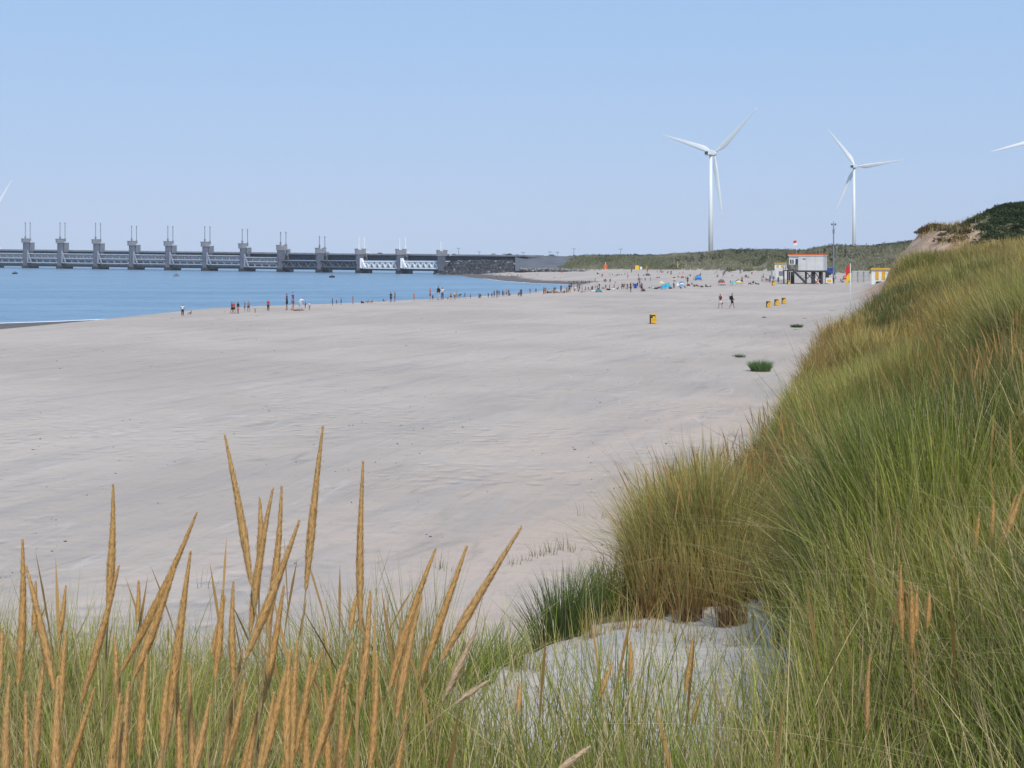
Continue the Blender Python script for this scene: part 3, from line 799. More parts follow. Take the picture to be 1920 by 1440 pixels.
# ------------------------------------------------------------------ lifeguard cabin on stilts
def on_ground(px, Y): 
    x = (px-960)*Y/F; return x, Y, gz(x, Y)
TY = 303.0; tx = (1479-960)*TY/F; tg = HC-(531.5-HY)*TY/F
lg = thing('lifeguard_cabin', 'white lifeguard cabin with orange roof edge on dark stilts with stairs', 'cabin', (tx, TY, tg), R(-23))
def cab_x(px): return (px-1479)/8.3
def cab_z(row): return (531.5-row)/8.25
xa, xb, xc = 0.0, cab_x(1496.5), cab_x(1542.5)
z0, z1, zr = cab_z(507), cab_z(480), cab_z(476.8)
MB().box(xb, xc, 0, 5.2, z0, z1).build('cabin_wall', M['cabin'], lg, bevel=0.03)
pn = MB()
for x in (xb+1.9, xb+3.8): pn.box(x-0.025, x+0.025, -0.02, 0, z0+0.05, z1-0.05)
pn.build('panel_joint', M['cabin_joint'], lg)
MB().box(cab_x(1505), cab_x(1510.5), -0.06, -0.003, cab_z(486.3), cab_z(484.8)).build('vent_slot', M['dark'], lg)
MB().box(xa, xb-0.005, 0.25, 5.2, cab_z(496.5), z1).build('lookout_wall', M['white'], lg, bevel=0.03)
rf = MB().box(xa-0.15, xc+0.12, -0.15, 5.4, z1, zr).build('roof', M['white'], lg)
MB().box(xa-0.2, xc+0.17, -0.20, 5.45, z1+0.16, zr+0.10).build('roof_edge', M['orange'], rf)
rb = MB()
for x in (3.4, 3.9, 4.5, 5.3): rb.box(x-0.13, x+0.13, 2.2, 2.5, zr+0.1, zr+0.36)
rb.build('roof_vents', M['dark'], rf)
for (a, b_) in ((1480.8, 1484.3), (1484.9, 1488.3)):
    w_ = MB().box(cab_x(a), cab_x(b_), 0.17, 0.247, cab_z(494.8), cab_z(485.8)).build('window', M['white'], lg)
    MB().box(cab_x(a)+0.05, cab_x(b_)-0.05, 0.15, 0.168, cab_z(494.3), cab_z(486.3)).build('pane', M['glass'], w_)
d_ = MB().box(cab_x(1491.2), cab_x(1495.4), 0.19, 0.247, cab_z(496.4), cab_z(485.4)).build('door', M['glass'], lg)
MB().box(cab_x(1494.6), cab_x(1494.9), 0.14, 0.188, cab_z(491.5), cab_z(490.8)).build('handle', M['white_steel'], d_)
MB().box(xb-0.3, xc+0.02, 0.02, 5.2, z0-0.35, z0-0.003).build('floor_beam', M['timber'], lg)
for (px, w, yy) in ((1479.5, 0.28, 0.2), (1483.5, 0.75, 1.2), (1523.5, 0.85, 0.5), (1545.0, 0.75, 3.6), (1539.5, 0.45, 0.5), (1504, 0.4, 4.4), (1530, 0.4, 4.5)):
    MB().box(cab_x(px)-w/2, cab_x(px)+w/2, yy, yy+w*0.8, -1, z0-0.35).build('stilt', M['timber'], lg)
for (p, q, yy) in ((1503, 1523, 1.0), (1527, 1540, 0.9), (1540, 1527, 1.1), (1523, 1506, 4.0)):
    MB().bar((cab_x(p), yy, 0.1), (cab_x(q), yy, z0-0.5), 0.16).build('brace', M['timber'], lg)
# platform with railing on the left, stairs coming down to the right in front
pf = MB().box(cab_x(1470.5), xb+0.1, -1.6, 0.2, cab_z(508), cab_z(506.3)).build('platform', M['timber'], lg)
rl = MB()
for x in (1471, 1475, 1479.5, 1484): rl.bar((cab_x(x), -1.55, cab_z(506.3)), (cab_x(x), -1.55, cab_z(498)), 0.1)
for r_ in (498.2, 501, 503.6): rl.bar((cab_x(1471), -1.55, cab_z(r_)), (cab_x(1484), -1.55, cab_z(r_)), 0.09)
rl.bar((cab_x(1471), -1.55, cab_z(498.2)), (cab_x(1471), 0.1, cab_z(498.2)), 0.09)
rl.build('railing', M['timber'], pf)
MB().box(cab_x(1470.8), cab_x(1473), -1.5, -1.2, -1, cab_z(508)).build('stilt', M['timber'], lg)
MB().box(cab_x(1470.8), cab_x(1473), 2.8, 3.1, -1, cab_z(508)).build('stilt', M['timber'], lg)
st = MB(); p0 = Vector((cab_x(1487), -1.5, cab_z(505))); p1 = Vector((cab_x(1514), -1.5, 0.0))
for yy in (-1.55, -0.6):
    st.bar((p0.x, yy, p0.z), (p1.x, yy, p1.z), 0.09, 0.34)
for k in range(14):
    q = p0.lerp(p1, (k+0.5)/14); st.box(q.x-0.14, q.x+0.14, -1.5, -0.65, q.z+0.06, q.z+0.11)
sta = st.build('stairs', M['timber'], lg)
hr = MB()
for yy in (-1.6,):
    hr.bar((p0.x, yy, p0.z+1.0), (p1.x, yy, p1.z+1.0), 0.07); hr.bar((p0.x, yy, p0.z+0.55), (p1.x, yy, p1.z+0.55), 0.05)
    for k in range(7):
        q = p0.lerp(p1, k/6); hr.bar((q.x, yy, q.z), (q.x, yy, q.z+1.0), 0.06)
hr.build('handrail', M['grey_steel'], sta)
MB().box(xc+0.003, xc+0.06, 2.6, 2.8, z0+0.1, z1-0.2).build('downpipe', M['grey_steel'], lg)
# red and white crossed barrier boards leaning under the cabin
xx = thing('cross_stand', 'red and white crossed stand under the right half of the lifeguard cabin', 'stand', P(1533, 532.5, TY-3))
MB().bar((-0.55, 0, 0), (0.55, 0, 1.15), 0.14).build('bar', M['orange'], xx); MB().bar((0.55, 0.15, 0), (-0.55, 0.15, 1.15), 0.14).build('bar', M['white'], xx)

# flag over the cabin roof
def flag(name, lab, base, pole_h, w, h, mats, topz=None, droop=0.0, cat='flag', pole_mat='white', r=0.045, dirx=-1, seed=0, bands=2):
    t = thing(name, lab, cat, base)
    MB().tube([(0, 0, 0), (0, 0, pole_h*0.5), (0, 0, pole_h)], [r, r*0.85, r*0.6], 10).build('pole', M[pole_mat], t, smooth=True)
    for bnd in range(bands):
        v = []; f = []; nx_, nz = 14, 8
        for j in range(nz+1):
            for i in range(nx_+1):
                u = i/nx_; q = (bnd + j/nz)/bands
                x = dirx*(0.05 + u*w*(1-0.25*droop*q)); z = pole_h-0.12 - q*h - u*u*droop*h*0.5
                y = math.sin(u*7+seed+q*2.4)*0.11*w*u + 0.02
                v.append((x + math.sin(q*9+seed)*0.05*w*u, y, z))
        for j in range(nz):
            for i in range(nx_): f.append((j*(nx_+1)+i, j*(nx_+1)+i+1, (j+1)*(nx_+1)+i+1, (j+1)*(nx_+1)+i))
        o = MB().add(v, f).build('cloth', M[mats[bnd]], t, smooth=True)
        o.modifiers.new('thickness', 'SOLIDIFY').thickness = 0.006
    return t
fx, fy, fz = P(1494, 477, TY+2.5)
flag('roof_flag', 'small red and white flag on a pole over the lifeguard cabin roof', (fx, fy, fz-0.2), 3.55, 0.75, 1.15, ['red', 'white'], droop=0.3, dirx=-1, seed=1, cat='flag')
bx, by, bz = P(1594.5, 592, 146); bz = gz(bx, by) - 0.1
flag('beach_flag', 'red over yellow lifeguard flag hanging from a tall white pole beside the tall grass', (bx, by, bz), HC-(494-HY)*146/F - bz, 0.46, 1.85, ['red', 'yellowc'], droop=0.55, dirx=-1, seed=2.3, cat='flag', r=0.05)

# camera and lamp mast right of the cabin
x, y, z = P(1563, 506, 330); mz = HC-(415-HY)*330/F
t = thing('camera_mast', 'tall grey mast with cameras on top, right of the lifeguard cabin', 'mast', (x, y, z-2.5))
H = mz-z+2.5
MB().tube([(0, 0, 0), (0, 0, H*0.55), (0, 0, H*0.55+.1), (0, 0, H-0.9)], [0.22, 0.19, 0.15, 0.11], 12).build('pole', M['grey_steel'], t)
MB().box(-0.2, 0.2, -0.25, 0.25, H*0.79, H*0.79+1.1).build('control_box', M['grey_steel'], t, bevel=0.03)
MB().box(-0.55, 0.55, -0.06, 0.06, H-1.0, H-0.88).build('arm', M['grey_steel'], t)
for sx_, zz in ((-0.45, H-0.86), (0.42, H-0.86)):
    c_ = MB().box(sx_-0.17, sx_+0.17, -0.35, 0.2, zz, zz+0.34).build('camera_head', M['grey_steel'], t, bevel=0.04)
    MB().box(sx_-0.1, sx_+0.1, -0.40, -0.352, zz+0.07, zz+0.27).build('lens', M['glass'], c_)
MB().tube([(0, 0, H-0.9), (0, 0, H)], 0.07, 8).build('spike', M['grey_steel'], t)

# ------------------------------------------------------------------ beach huts
def hut(px, row, Y, w, d, h, lab, rz, stripes=3, deck=True, name='beach_hut'):
    x, y, z = P(px, row, Y)
    t = thing(name, lab, 'hut', (x, y, z), rz, None)
    MB().box(0, w, 0, d, 0.05, h-0.35).build('wall', M['white'], t, bevel=0.02)
    MB().box(-0.12, w+0.12, -0.3, d+0.1, h-(0.35 if deck else 0.2), h).build('roof', M['yellow'], t, bevel=0.02)
    n = stripes
    for k in range(n):
        x0 = w*(0.16+0.8*k/n); 
        MB().box(x0, x0+w*0.42/n, -0.05, -0.003, h*0.40, h-0.6).build('shutter', M['yellow'], t)
    MB().box(w*0.20, w*0.97, -0.55, -0.15, 0.05, 1.25).build('terrace_rail', M['timber'], t)
    if deck:
        MB().box(-3.2, w+0.5, -2.2, 0.4, -0.35, 0.02).build('terrace', M['pale_timber'], t)
    return t
hut(1634, 539.5, 262, 4.6, 3.2, 3.85, 'white beach hut with yellow roof and yellow striped shutters beside the dune grass', R(-20))
hut(1452.5, 519, 345, 2.9, 3.0, 3.6, 'small pale kiosk with yellow roof left of the lifeguard cabin', R(-15), 2, False, 'beach_kiosk')
def plain_box(name, cat, lab, px, row, Y, w, d, h, mt, rz=0, lid=None):
    x, y, z = P(px, row, Y); t = thing(name, lab, cat, (x, y, z), rz)
    MB().box(-w/2, w/2, -d/2, d/2, 0.0, h).build('body', M[mt], t, bevel=0.04)
    MB().box(-w/2-0.05, w/2+0.05, -d/2-0.05, d/2+0.05, h, h+0.12).build('lid' if lid is None else lid, M['cabin'] if mt != 'cabin' else M['white'], t)
    MB().box(-w*0.2, w*0.25, -d/2-0.03, -d/2-0.003, h*0.3, h*0.75).build('opening', M['grey_steel'], t)
    return t
plain_box('storage_cabin', 'cabin', 'low white storage cabin directly left of the lifeguard cabin platform', 1465, 523, 322, 2.9, 2, 2.5, 'cabin', R(-12))
plain_box('changing_cabin', 'cabin', 'pale grey changing cabin half hidden behind the lifeguard cabin, below the kiosk', 1453.5, 522.5, 326, 1.7, 1.5, 1.8, 'cabin', R(5))
rb_ = plain_box('rescue_box', 'box', 'white stand with a yellow panel right of the lifeguard cabin stilts', 1554.3, 531.2, 300, 1.45, 0.6, 1.15, 'white')
MB().box(-0.5, 0.5, -0.36, -0.334, 0.25, 0.85).build('sign_panel', M['yellow'], rb_)
# blue van behind
x, y, z = P(1558, 516, 335); t = thing('van', 'blue van parked behind the white stand, right of the lifeguard cabin', 'van', (x, y, z), R(8))
MB().box(-1.0, 0.9, -0.8, 0.8, 0.35, 1.9).build('body', M['blue_paint'], t, bevel=0.12)
MB().box(-0.6, 0.5, -0.84, -0.803, 1.15, 1.65).build('side_window', M['glass'], t)
for wx in (-0.6, 0.55): MB().tube([(wx, -0.85, 0.33), (wx, -0.65, 0.33)], 0.33, 14).build('wheel', M['tyre'], t)
# row of pale screens in front of the dune
for k, (pa, pb_, ra, rb2) in enumerate(((1597, 1608, 509, 527), (1608.4, 1619, 508.5, 527), (1619.4, 1630, 508.8, 526.5))):
    x0, y0, z0_ = P(pa, rb2, 300+4*k); x1 = (pb_-960)*(300+4*k)/F; hh_ = (rb2-ra)*(300+4*k)/F
    t = thing('fence_screen', 'pale fence screen between the flag and the yellow hut, %s of three from the left' % ORD[k], 'fence', (x0, y0, z0_-0.3), 0, 'pale screens by the dune foot')
    MB().box(0, x1-x0, -0.03, 0.03, 0.1, hh_+0.3).build('panel', M['cabin_joint'], t)
    MB().box(0, x1-x0, -0.07, 0.07, hh_+0.30, hh_+0.38).build('rail', M['white'], t)
    for xx_ in (0.05, x1-x0-0.05): MB().box(xx_-0.05, xx_+0.05, -0.08, -0.032, 0, hh_+0.3).build('post', M['pale_timber'], t)

# ------------------------------------------------------------------ litter bins
def bin_(px, row, hpx, wpx, lab, group='yellow litter bins on the sand', rz=0.0):
    X, Y, z = hit(px, row, 60); h = hpx*Y/F; w = wpx*Y/F
    t = thing('litter_bin', lab, 'bin', (X, Y, z-0.02), rz, group)
    b_ = MB().box(-w/2, w/2, -w*0.42, w*0.42, 0.06, h*0.97)
    bo = b_.build('body', M['yellow'], t, bevel=0.03)
    MB().box(-w*0.53, w*0.53, -w*0.45, w*0.45, h*0.93, h*1.0).build('lid', M['yellow'], t, bevel=0.015)
    MB().box(-w*0.42, w*0.30, -w*0.42-0.012, -w*0.42-0.003, h*0.60, h*0.92).build('mouth', M['dark'], t)
    MB().box(-w*0.50, -w*0.44, -w*0.44, w*0.44, 0, h*0.97).build('side_frame', M['timber'], t)
    MB().box(-w*0.15, w*0.22, -w*0.42-0.025, -w*0.42-0.013, h*0.50, h*0.78).build('bag_edge', M['yellowc'], t)
    return t
bin_(1224.5, 607.3, 18.5, 11, 'large yellow litter bin with a dark mouth standing alone on the open sand', rz=R(6))
bin_(1441, 576.3, 12.5, 7.6, 'yellow bin nearest the two walkers, left of the three in a row')
bin_(1456.3, 573.3, 13, 7.4, 'yellow bin in the middle of the three in a row')
bin_(1469.8, 570, 12.5, 7.2, 'yellow bin farthest right of the three in a row')
bin_(1479.2, 533.4, 7.5, 5, 'yellow bin at the left foot of the lifeguard cabin')
b7 = bin_(1450.3, 535.6, 9.5, 5.2, 'orange and yellow bin in front of the red shirted person by the cabin')

# ------------------------------------------------------------------ beach poles and signs far down the beach
def pole_sign(px, r0, r1, Y, lab, sign=None, col='yellowc', sw=0.9, sh=0.9):
    x, y, z = P(px, r0, Y); t = thing('beach_pole', lab, 'pole', (x, y, z), 0, 'poles along the foot of the far dunes')
    H = (r0-r1)*Y/F
    MB().tube([(0, 0, 0), (0, 0, H)], [0.14, 0.1], 8).build('post', M['white' if sign else 'yellowc'], t)
    if sign:
        zz = H*sign
        MB().box(-sw, sw, -0.12, -0.06, zz-sh, zz+sh).build('board', M[col], t, bevel=0.02)
pole_sign(1135.3, 505.5, 491, 560, 'thin pole with an orange board at the foot of the far dunes', 0.35, 'orange', 0.7, 1.0)
pole_sign(1194.6, 506.5, 498, 540, 'short pole with a yellow and red board below the far dunes', 0.55, 'yellowc', 0.8, 0.9)
pole_sign(1201.8, 506.5, 500, 540, 'short pole with a small white board beside the yellow board', 0.6, 'white', 0.45, 0.5)
pole_sign(1212.6, 506.5, 498, 530, 'short plain yellow pole right of the white board below the dunes')
pole_sign(1270.7, 502, 489.5, 500, 'tall plain yellow pole before the dune slope left of the grey turbine')
t = thing('glider', 'small dark glider shape low over the far dune skyline', 'glider', P(1197, 478.3, 600), R(0))
MB().bar((-1.9, 0, 0.55), (1.9, 0, -0.45), 0.12, 0.55).build('wing', M['dark_steel'], t); MB().bar((-0.6, 0, 0.0), (0.4, -0.2, -0.5), 0.35).build('body', M['dark_steel'], t)
t = thing('red_kiosk', 'small bright red box on the far sand spit', 'box', P(1053.3, 513.6, 560))
MB().box(-0.42, 0.42, -0.3, 0.3, 0, 0.85).build('body', M['red'], t, bevel=0.05); MB().box(-0.5, 0.5, -0.35, 0.35, 0.85, 0.97).build('lid', M['red'], t)

# ------------------------------------------------------------------ people
# one continuous skinned body per pose; clothes are shells grown from the same surface
def pose(name):
    J = dict(pel=(0,0,.93,.12), waist=(0,0,1.08,.115), chest=(0,.0,1.30,.145), neckb=(0,0,1.44,.07), neck=(0,.01,1.50,.052), headm=(0,.02,1.60,.085), headt=(0,.01,1.70,.075), nose=(0,.125,1.60,.014),
             shL=(-.17,0,1.41,.062), elL=(-.23,-.03,1.14,.042), wrL=(-.25,.05,.90,.028), haL=(-.25,.08,.80,.026),
             shR=(.17,0,1.41,.062), elR=(.23,-.03,1.14,.042), wrR=(.25,.05,.90,.028), haR=(.25,.08,.80,.026),
             hiL=(-.09,0,.90,.095), knL=(-.10,.02,.49,.058), anL=(-.11,-.01,.09,.038), toL=(-.12,.16,.03,.034),
             hiR=(.09,0,.90,.095), knR=(.10,.02,.49,.058), anR=(.11,-.01,.09,.038), toR=(.12,.16,.03,.034))
    def mv(k, *p): J[k] = (*p, J[k][3])
    if name == 'walk':
        mv('knL', -.09,.16,.51); mv('anL', -.10,.20,.10); mv('toL', -.10,.38,.06)
        mv('knR', .10,-.06,.50); mv('anR', .11,-.30,.16); mv('toR', .11,-.18,.04)
        mv('elL', -.22,-.12,1.15); mv('wrL', -.22,-.14,.92); mv('haL', -.22,-.12,.83)
        mv('elR', .22,.08,1.15); mv('wrR', .21,.24,.98); mv('haR', .2,.31,.92)
    if name == 'wide':
        mv('knL', -.16,.02,.50); mv('anL', -.20,-.02,.09); mv('toL', -.24,.14,.03); mv('knR', .14,.03,.5); mv('anR', .17,0,.09); mv('toR', .2,.16,.03)
        mv('elL', -.34,-.04,1.20); mv('wrL', -.20,.12,1.08); mv('haL', -.13,.15,1.05)
    if name == 'armup':
        mv('elR', .33,.08,1.25); mv('wrR', .25,.22,1.45); mv('haR', .20,.24,1.53); mv('elL', -.28,-.06,1.16); mv('wrL', -.17,.06,1.03); mv('haL', -.12,.10,1.0)
    if name == 'bend':
        mv('waist', -.12,.0,1.02); mv('chest', -.36,.0,1.12); mv('neckb', -.50,0,1.14); mv('neck', -.56,0,1.13); mv('headm', -.65,0,1.12); mv('headt', -.74,0,1.08); mv('nose', -.67,0,.99)
        for s, k in ((-1, 'L'), (1, 'R')):
            mv('sh'+k, -.46, s*.16, 1.11); mv('el'+k, -.50, s*.18, .84); mv('wr'+k, -.56, s*.14, .62); mv('ha'+k, -.58, s*.12, .53)
            mv('hi'+k, 0, s*.09, .90); mv('kn'+k, -.03+.06*s, s*.1, .48); mv('an'+k, .05+.08*s, s*.1, .09); mv('to'+k, -.11+.08*s, s*.11, .03)
    if name == 'sit':
        dz = -.78
        for k in ('pel', 'waist', 'chest', 'neckb', 'neck', 'headm', 'headt', 'nose', 'shL', 'shR'):
            a = J[k]; J[k] = (a[0], a[1]-(a[2]-.93)*.25, a[2]+dz, a[3])
        for s, k in ((-1, 'L'), (1, 'R')):
            mv('hi'+k, s*.09, .02, .14); mv('kn'+k, s*.14, .38, .46); mv('an'+k, s*.12, .66, .08); mv('to'+k, s*.13, .80, .05)
            mv('el'+k, s*.24, .08, .42); mv('wr'+k, s*.14, .30, .44); mv('ha'+k, s*.08, .36, .44)
    if name == 'crouch':
        dz = -.58
        for k in ('pel', 'waist', 'chest', 'neckb', 'neck', 'headm', 'headt', 'nose', 'shL', 'shR'):
            a = J[k]; J[k] = (a[0], a[1]+(a[2]-.93)*.55, a[2]+dz-(a[2]-.93)*.12, a[3])
        for s, k in ((-1, 'L'), (1, 'R')):
            mv('hi'+k, s*.09, 0, .34); mv('kn'+k, s*.17, .34, .46); mv('an'+k, s*.14, .04, .09); mv('to'+k, s*.15, .20, .03)
            mv('el'+k, s*.22, .46, .50); mv('wr'+k, s*.12, .56, .26); mv('ha'+k, s*.08, .62, .16)
    if name == 'lie':
        def lay(p): x, y, z, r = p; return (z-.9, x, .13+y*.5, r)
        J = {k: lay(v) for k, v in J.items()}
        mv('elL', .10,-.30,.05); mv('wrL', .30,-.34,.04); mv('haL', .38,-.33,.04); mv('nose', .70, 0, .25)
        mv('headm', .68, 0, .20); mv('headt', .79, 0, .22); mv('knL', -.40,-.10,.40); mv('anL', -.68,-.11,.06); mv('toL', -.82,-.12,.05)
    return J
EDG = [('pel','waist'),('waist','chest'),('chest','neckb'),('neckb','neck'),('neck','headm'),('headm','headt'),('headm','nose'),
       ('chest','shL'),('shL','elL'),('elL','wrL'),('wrL','haL'),('chest','shR'),('shR','elR'),('elR','wrR'),('wrR','haR'),
       ('pel','hiL'),('hiL','knL'),('knL','anL'),('anL','toL'),('pel','hiR'),('hiR','knR'),('knR','anR'),('anR','toR')]
def regions(J, V):
    """nearest bone and position along it for every vertex"""
    best = np.full(len(V), 1e9); reg = np.zeros(len(V), int); tt = np.zeros(len(V))
    for i, (a, b_) in enumerate(EDG):
        A = np.array(J[a][:3]); B = np.array(J[b_][:3]); d = B-A
        t = np.clip(((V-A)@d)/max(d@d, 1e-9), 0, 1); dist = np.linalg.norm(V-A-t[:, None]*d, axis=1) - 0.5*(J[a][3]*(1-t)+J[b_][3]*t)
        k = dist < best; best[k] = dist[k]; reg[k] = i; tt[k] = t[k]
    return reg, tt
BASE = {}
def build_pose(name):
    J = pose(name); keys = list(J)
    me = bpy.data.meshes.new('skel'); me.from_pydata([J[k][:3] for k in keys], [(keys.index(a), keys.index(b_)) for a, b_ in EDG], [])
    o = bpy.data.objects.new('skel', me); COL.objects.link(o)
    o.modifiers.new('skin', 'SKIN'); ss = o.modifiers.new('sub', 'SUBSURF'); ss.levels = 1
    for i, k in enumerate(keys):
        sv = me.skin_vertices[0].data[i]; sv.radius = (J[k][3], J[k][3]*(0.75 if k in ('chest', 'waist', 'pel') else 1)); sv.use_root = (k == 'pel')
    dg = bpy.context.evaluated_depsgraph_get(); ev = o.evaluated_get(dg)
    out = bpy.data.meshes.new_from_object(ev); bpy.data.objects.remove(o)
    V = np.array([v.co[:] for v in out.vertices]); Nn = np.array([v.normal[:] for v in out.vertices])
    reg, tt = regions(J, V)
    faces = [tuple(p.vertices) for p in out.polygons]
    E = {e: i for i, e in enumerate(EDG)}
    tor = [E[('pel','waist')], E[('waist','chest')], E[('chest','neckb')], E[('chest','shL')], E[('chest','shR')]]
    sho = [E[('shL','elL')], E[('shR','elR')]]; fore = [E[('elL','wrL')], E[('elR','wrR')]]
    hip = [E[('pel','hiL')], E[('pel','hiR')]]; th = [E[('hiL','knL')], E[('hiR','knR')]]; shin = [E[('knL','anL')], E[('knR','anR')]]
    hd = [E[('headm','headt')]]; hd2 = [E[('neck','headm')]]
    isin = lambda L_: np.isin(reg, L_)
    hc = np.array(J['headm'][:3]); up = np.array(J['headt'][:3])-hc; up /= np.linalg.norm(up); fw = np.array(J['nose'][:3])-hc; fw -= up*(fw@up); fw /= np.linalg.norm(fw)
    rel_ = V-hc
    hair = (isin(hd) | isin(hd2) | isin([E[('headm','nose')]])) & (((rel_@up) > 0.035) | (((rel_@fw) < -0.01) & ((rel_@up) > -0.05)))
    masks = dict(shirt=isin(tor) | (isin(sho) & (tt < .55)) | (isin(hip) & (V[:, 2] > 9)),
                 shorts=isin(hip) | (isin(th) & (tt < .8)) | (isin([tor[0]]) & (tt < .35)),
                 trousers=isin(hip) | isin(th) | (isin(shin) & (tt < .9)) | (isin([tor[0]]) & (tt < .35)),
                 jacket=isin(tor) | isin(sho) | (isin(fore) & (tt < .9)), hair=hair,
                 trunks=isin(hip) | (isin(th) & (tt < .3)) | (isin([tor[0]]) & (tt < .15)))
    BASE[name] = (V, Nn, faces, masks, V[:, 2].max())
for nme in ('stand', 'walk', 'wide', 'armup', 'bend', 'sit', 'crouch', 'lie'): build_pose('stand' if nme == 'stand' else nme)
_mc = {}
def part_mesh(pname, part, mt):
    key = (pname, part, mt.name)
    if key in _mc: return _mc[key]
    V, Nn, faces, masks, H = BASE[pname]
    if part == 'body': vs, fs = V, faces
    else:
        mk = masks[part]; fs0 = [f for f in faces if all(mk[i] for i in f)]
        ids = sorted({i for f in fs0 for i in f}); mp_ = {a: k for k, a in enumerate(ids)}
        off = {'shirt': .018, 'jacket': .028, 'hair': .022, 'shorts': .026, 'trousers': .024, 'trunks': .012}[part]
        vs = [tuple(V[i]+Nn[i]*off) for i in ids]; fs = [tuple(mp_[i] for i in f) for f in fs0]
    me = bpy.data.meshes.new(part); me.from_pydata([tuple(v) for v in vs], [], fs); me.update(); me.materials.append(mt)
    me.polygons.foreach_set('use_smooth', [True]*len(me.polygons)); _mc[key] = me
    return me
def cm(name, col): 
    k = 'cloth_'+name
    if k not in M: M[k] = mat(k, col, 0.85, var=0.08, scale=6)
    return M[k]
CL = dict(black=(.012,.012,.016), navy=(.015,.03,.11), blue=(.03,.09,.42), white=(.7,.7,.7), red=(.50,.025,.02), maroon=(.15,.02,.03), grey=(.12,.13,.15),
          pink=(.55,.22,.25), orange=(.62,.16,.03), tan=(.30,.2,.13), jeans=(.06,.10,.2), green=(.2,.32,.04), pale=(.45,.47,.5), brown=(.10,.05,.03), yellow=(.6,.42,.04), teal=(.03,.25,.28))
SK = [mat('skin_pale', (.46,.27,.19), .6, var=.04), mat('skin_tan', (.30,.15,.095), .6, var=.04), mat('skin_brown', (.17,.085,.055), .6, var=.04)]
HR = [mat('hair_dark', (.02,.014,.01), .7), mat('hair_fair', (.28,.18,.07), .7), mat('hair_brown', (.07,.04,.02), .7)]
def person(px, row, hpx, pz, top, bot, lab, rz=None, skin=None, hair=None, group=None, Y=None, extra=None):
    if Y is None: X, Y, z = hit(px, row, 60)
    else: X = (px-960)*Y/F; z = gz(X, Y)
    H0 = BASE[pz][4]
    s = hpx*Y/F/H0
    s = min(max(s, 0.45), 1.22)
    if z < 0: z = -0.1
    t = thing('person', lab, 'person', (X, Y, z-0.01), rz if rz is not None else rnd.uniform(0, 6.28), group)
    skm = SK[skin if skin is not None else rnd.choice([0, 1, 1, 2])]; hm = HR[hair if hair is not None else rnd.choice([0, 0, 1, 2, 2])]
    parts = [('body', 'body', skm), ('hair', 'hair', hm)]
    if top: parts.append(('jacket' if top.endswith('*') else 'shirt', 'shirt', cm(top.strip('*'), CL[top.strip('*')])))
    if bot:
        kind = 'trousers' if bot.endswith('*') else ('trunks' if bot.endswith('-') else 'shorts')
        parts.append((kind, kind if kind != 'trunks' else 'swim_trunks', cm(bot.strip('*-'), CL[bot.strip('*-')])))
    for pk, nm, mt_ in parts:
        o = bpy.data.objects.new(nm, part_mesh(pz, pk, mt_)); COL.objects.link(o); o.parent = t
        o.scale = (s, s, s)
    if extra == 'backpack':
        mt_ = cm('black', CL['black']); o = MB().box(-.15*s, .15*s, -.30*s, -.12*s, 1.02*s, 1.42*s).build('backpack', mt_, t, bevel=.04*s)
    if extra == 'bag':
        o = MB().box(.24*s, .34*s, -.02*s, .22*s, .48*s, .74*s).build('bag', cm('maroon', CL['maroon']), t, bevel=.03*s)
    return t
# colours as one word each, used in the labels
def cname(c):
    c = c.strip('*-'); return {'navy': 'navy', 'jeans': 'denim', 'pale': 'pale grey', 'tan': 'tan', 'teal': 'teal'}.get(c, c)
def autolab(pz, top, bot, where):
    act = {'stand': 'standing', 'walk': 'walking', 'wide': 'standing', 'armup': 'standing', 'bend': 'bending', 'sit': 'sitting', 'crouch': 'crouching', 'lie': 'lying'}[pz]
    if top and bot and top.strip('*-') != bot.strip('*-'): d = '%s top, %s bottoms' % (cname(top), cname(bot))
    elif top: d = '%s clothes' % cname(top)
    else: d = '%s swimwear' % cname(bot)
    return '%s person, %s, %s' % (act, d, where)
def num(i): return ORD[i]
# walkers on the open sand
person(1350.6, 578.5, 27, 'walk', 'maroon', 'white', 'walker in a dark red top and white shorts on the open sand, carrying a bag', rz=R(20), skin=1, extra='bag')
person(1372.5, 578.5, 28, 'walk', 'black*', 'black', 'walker all in black with a black backpack on the open sand', rz=R(-100), skin=1, extra='backpack')
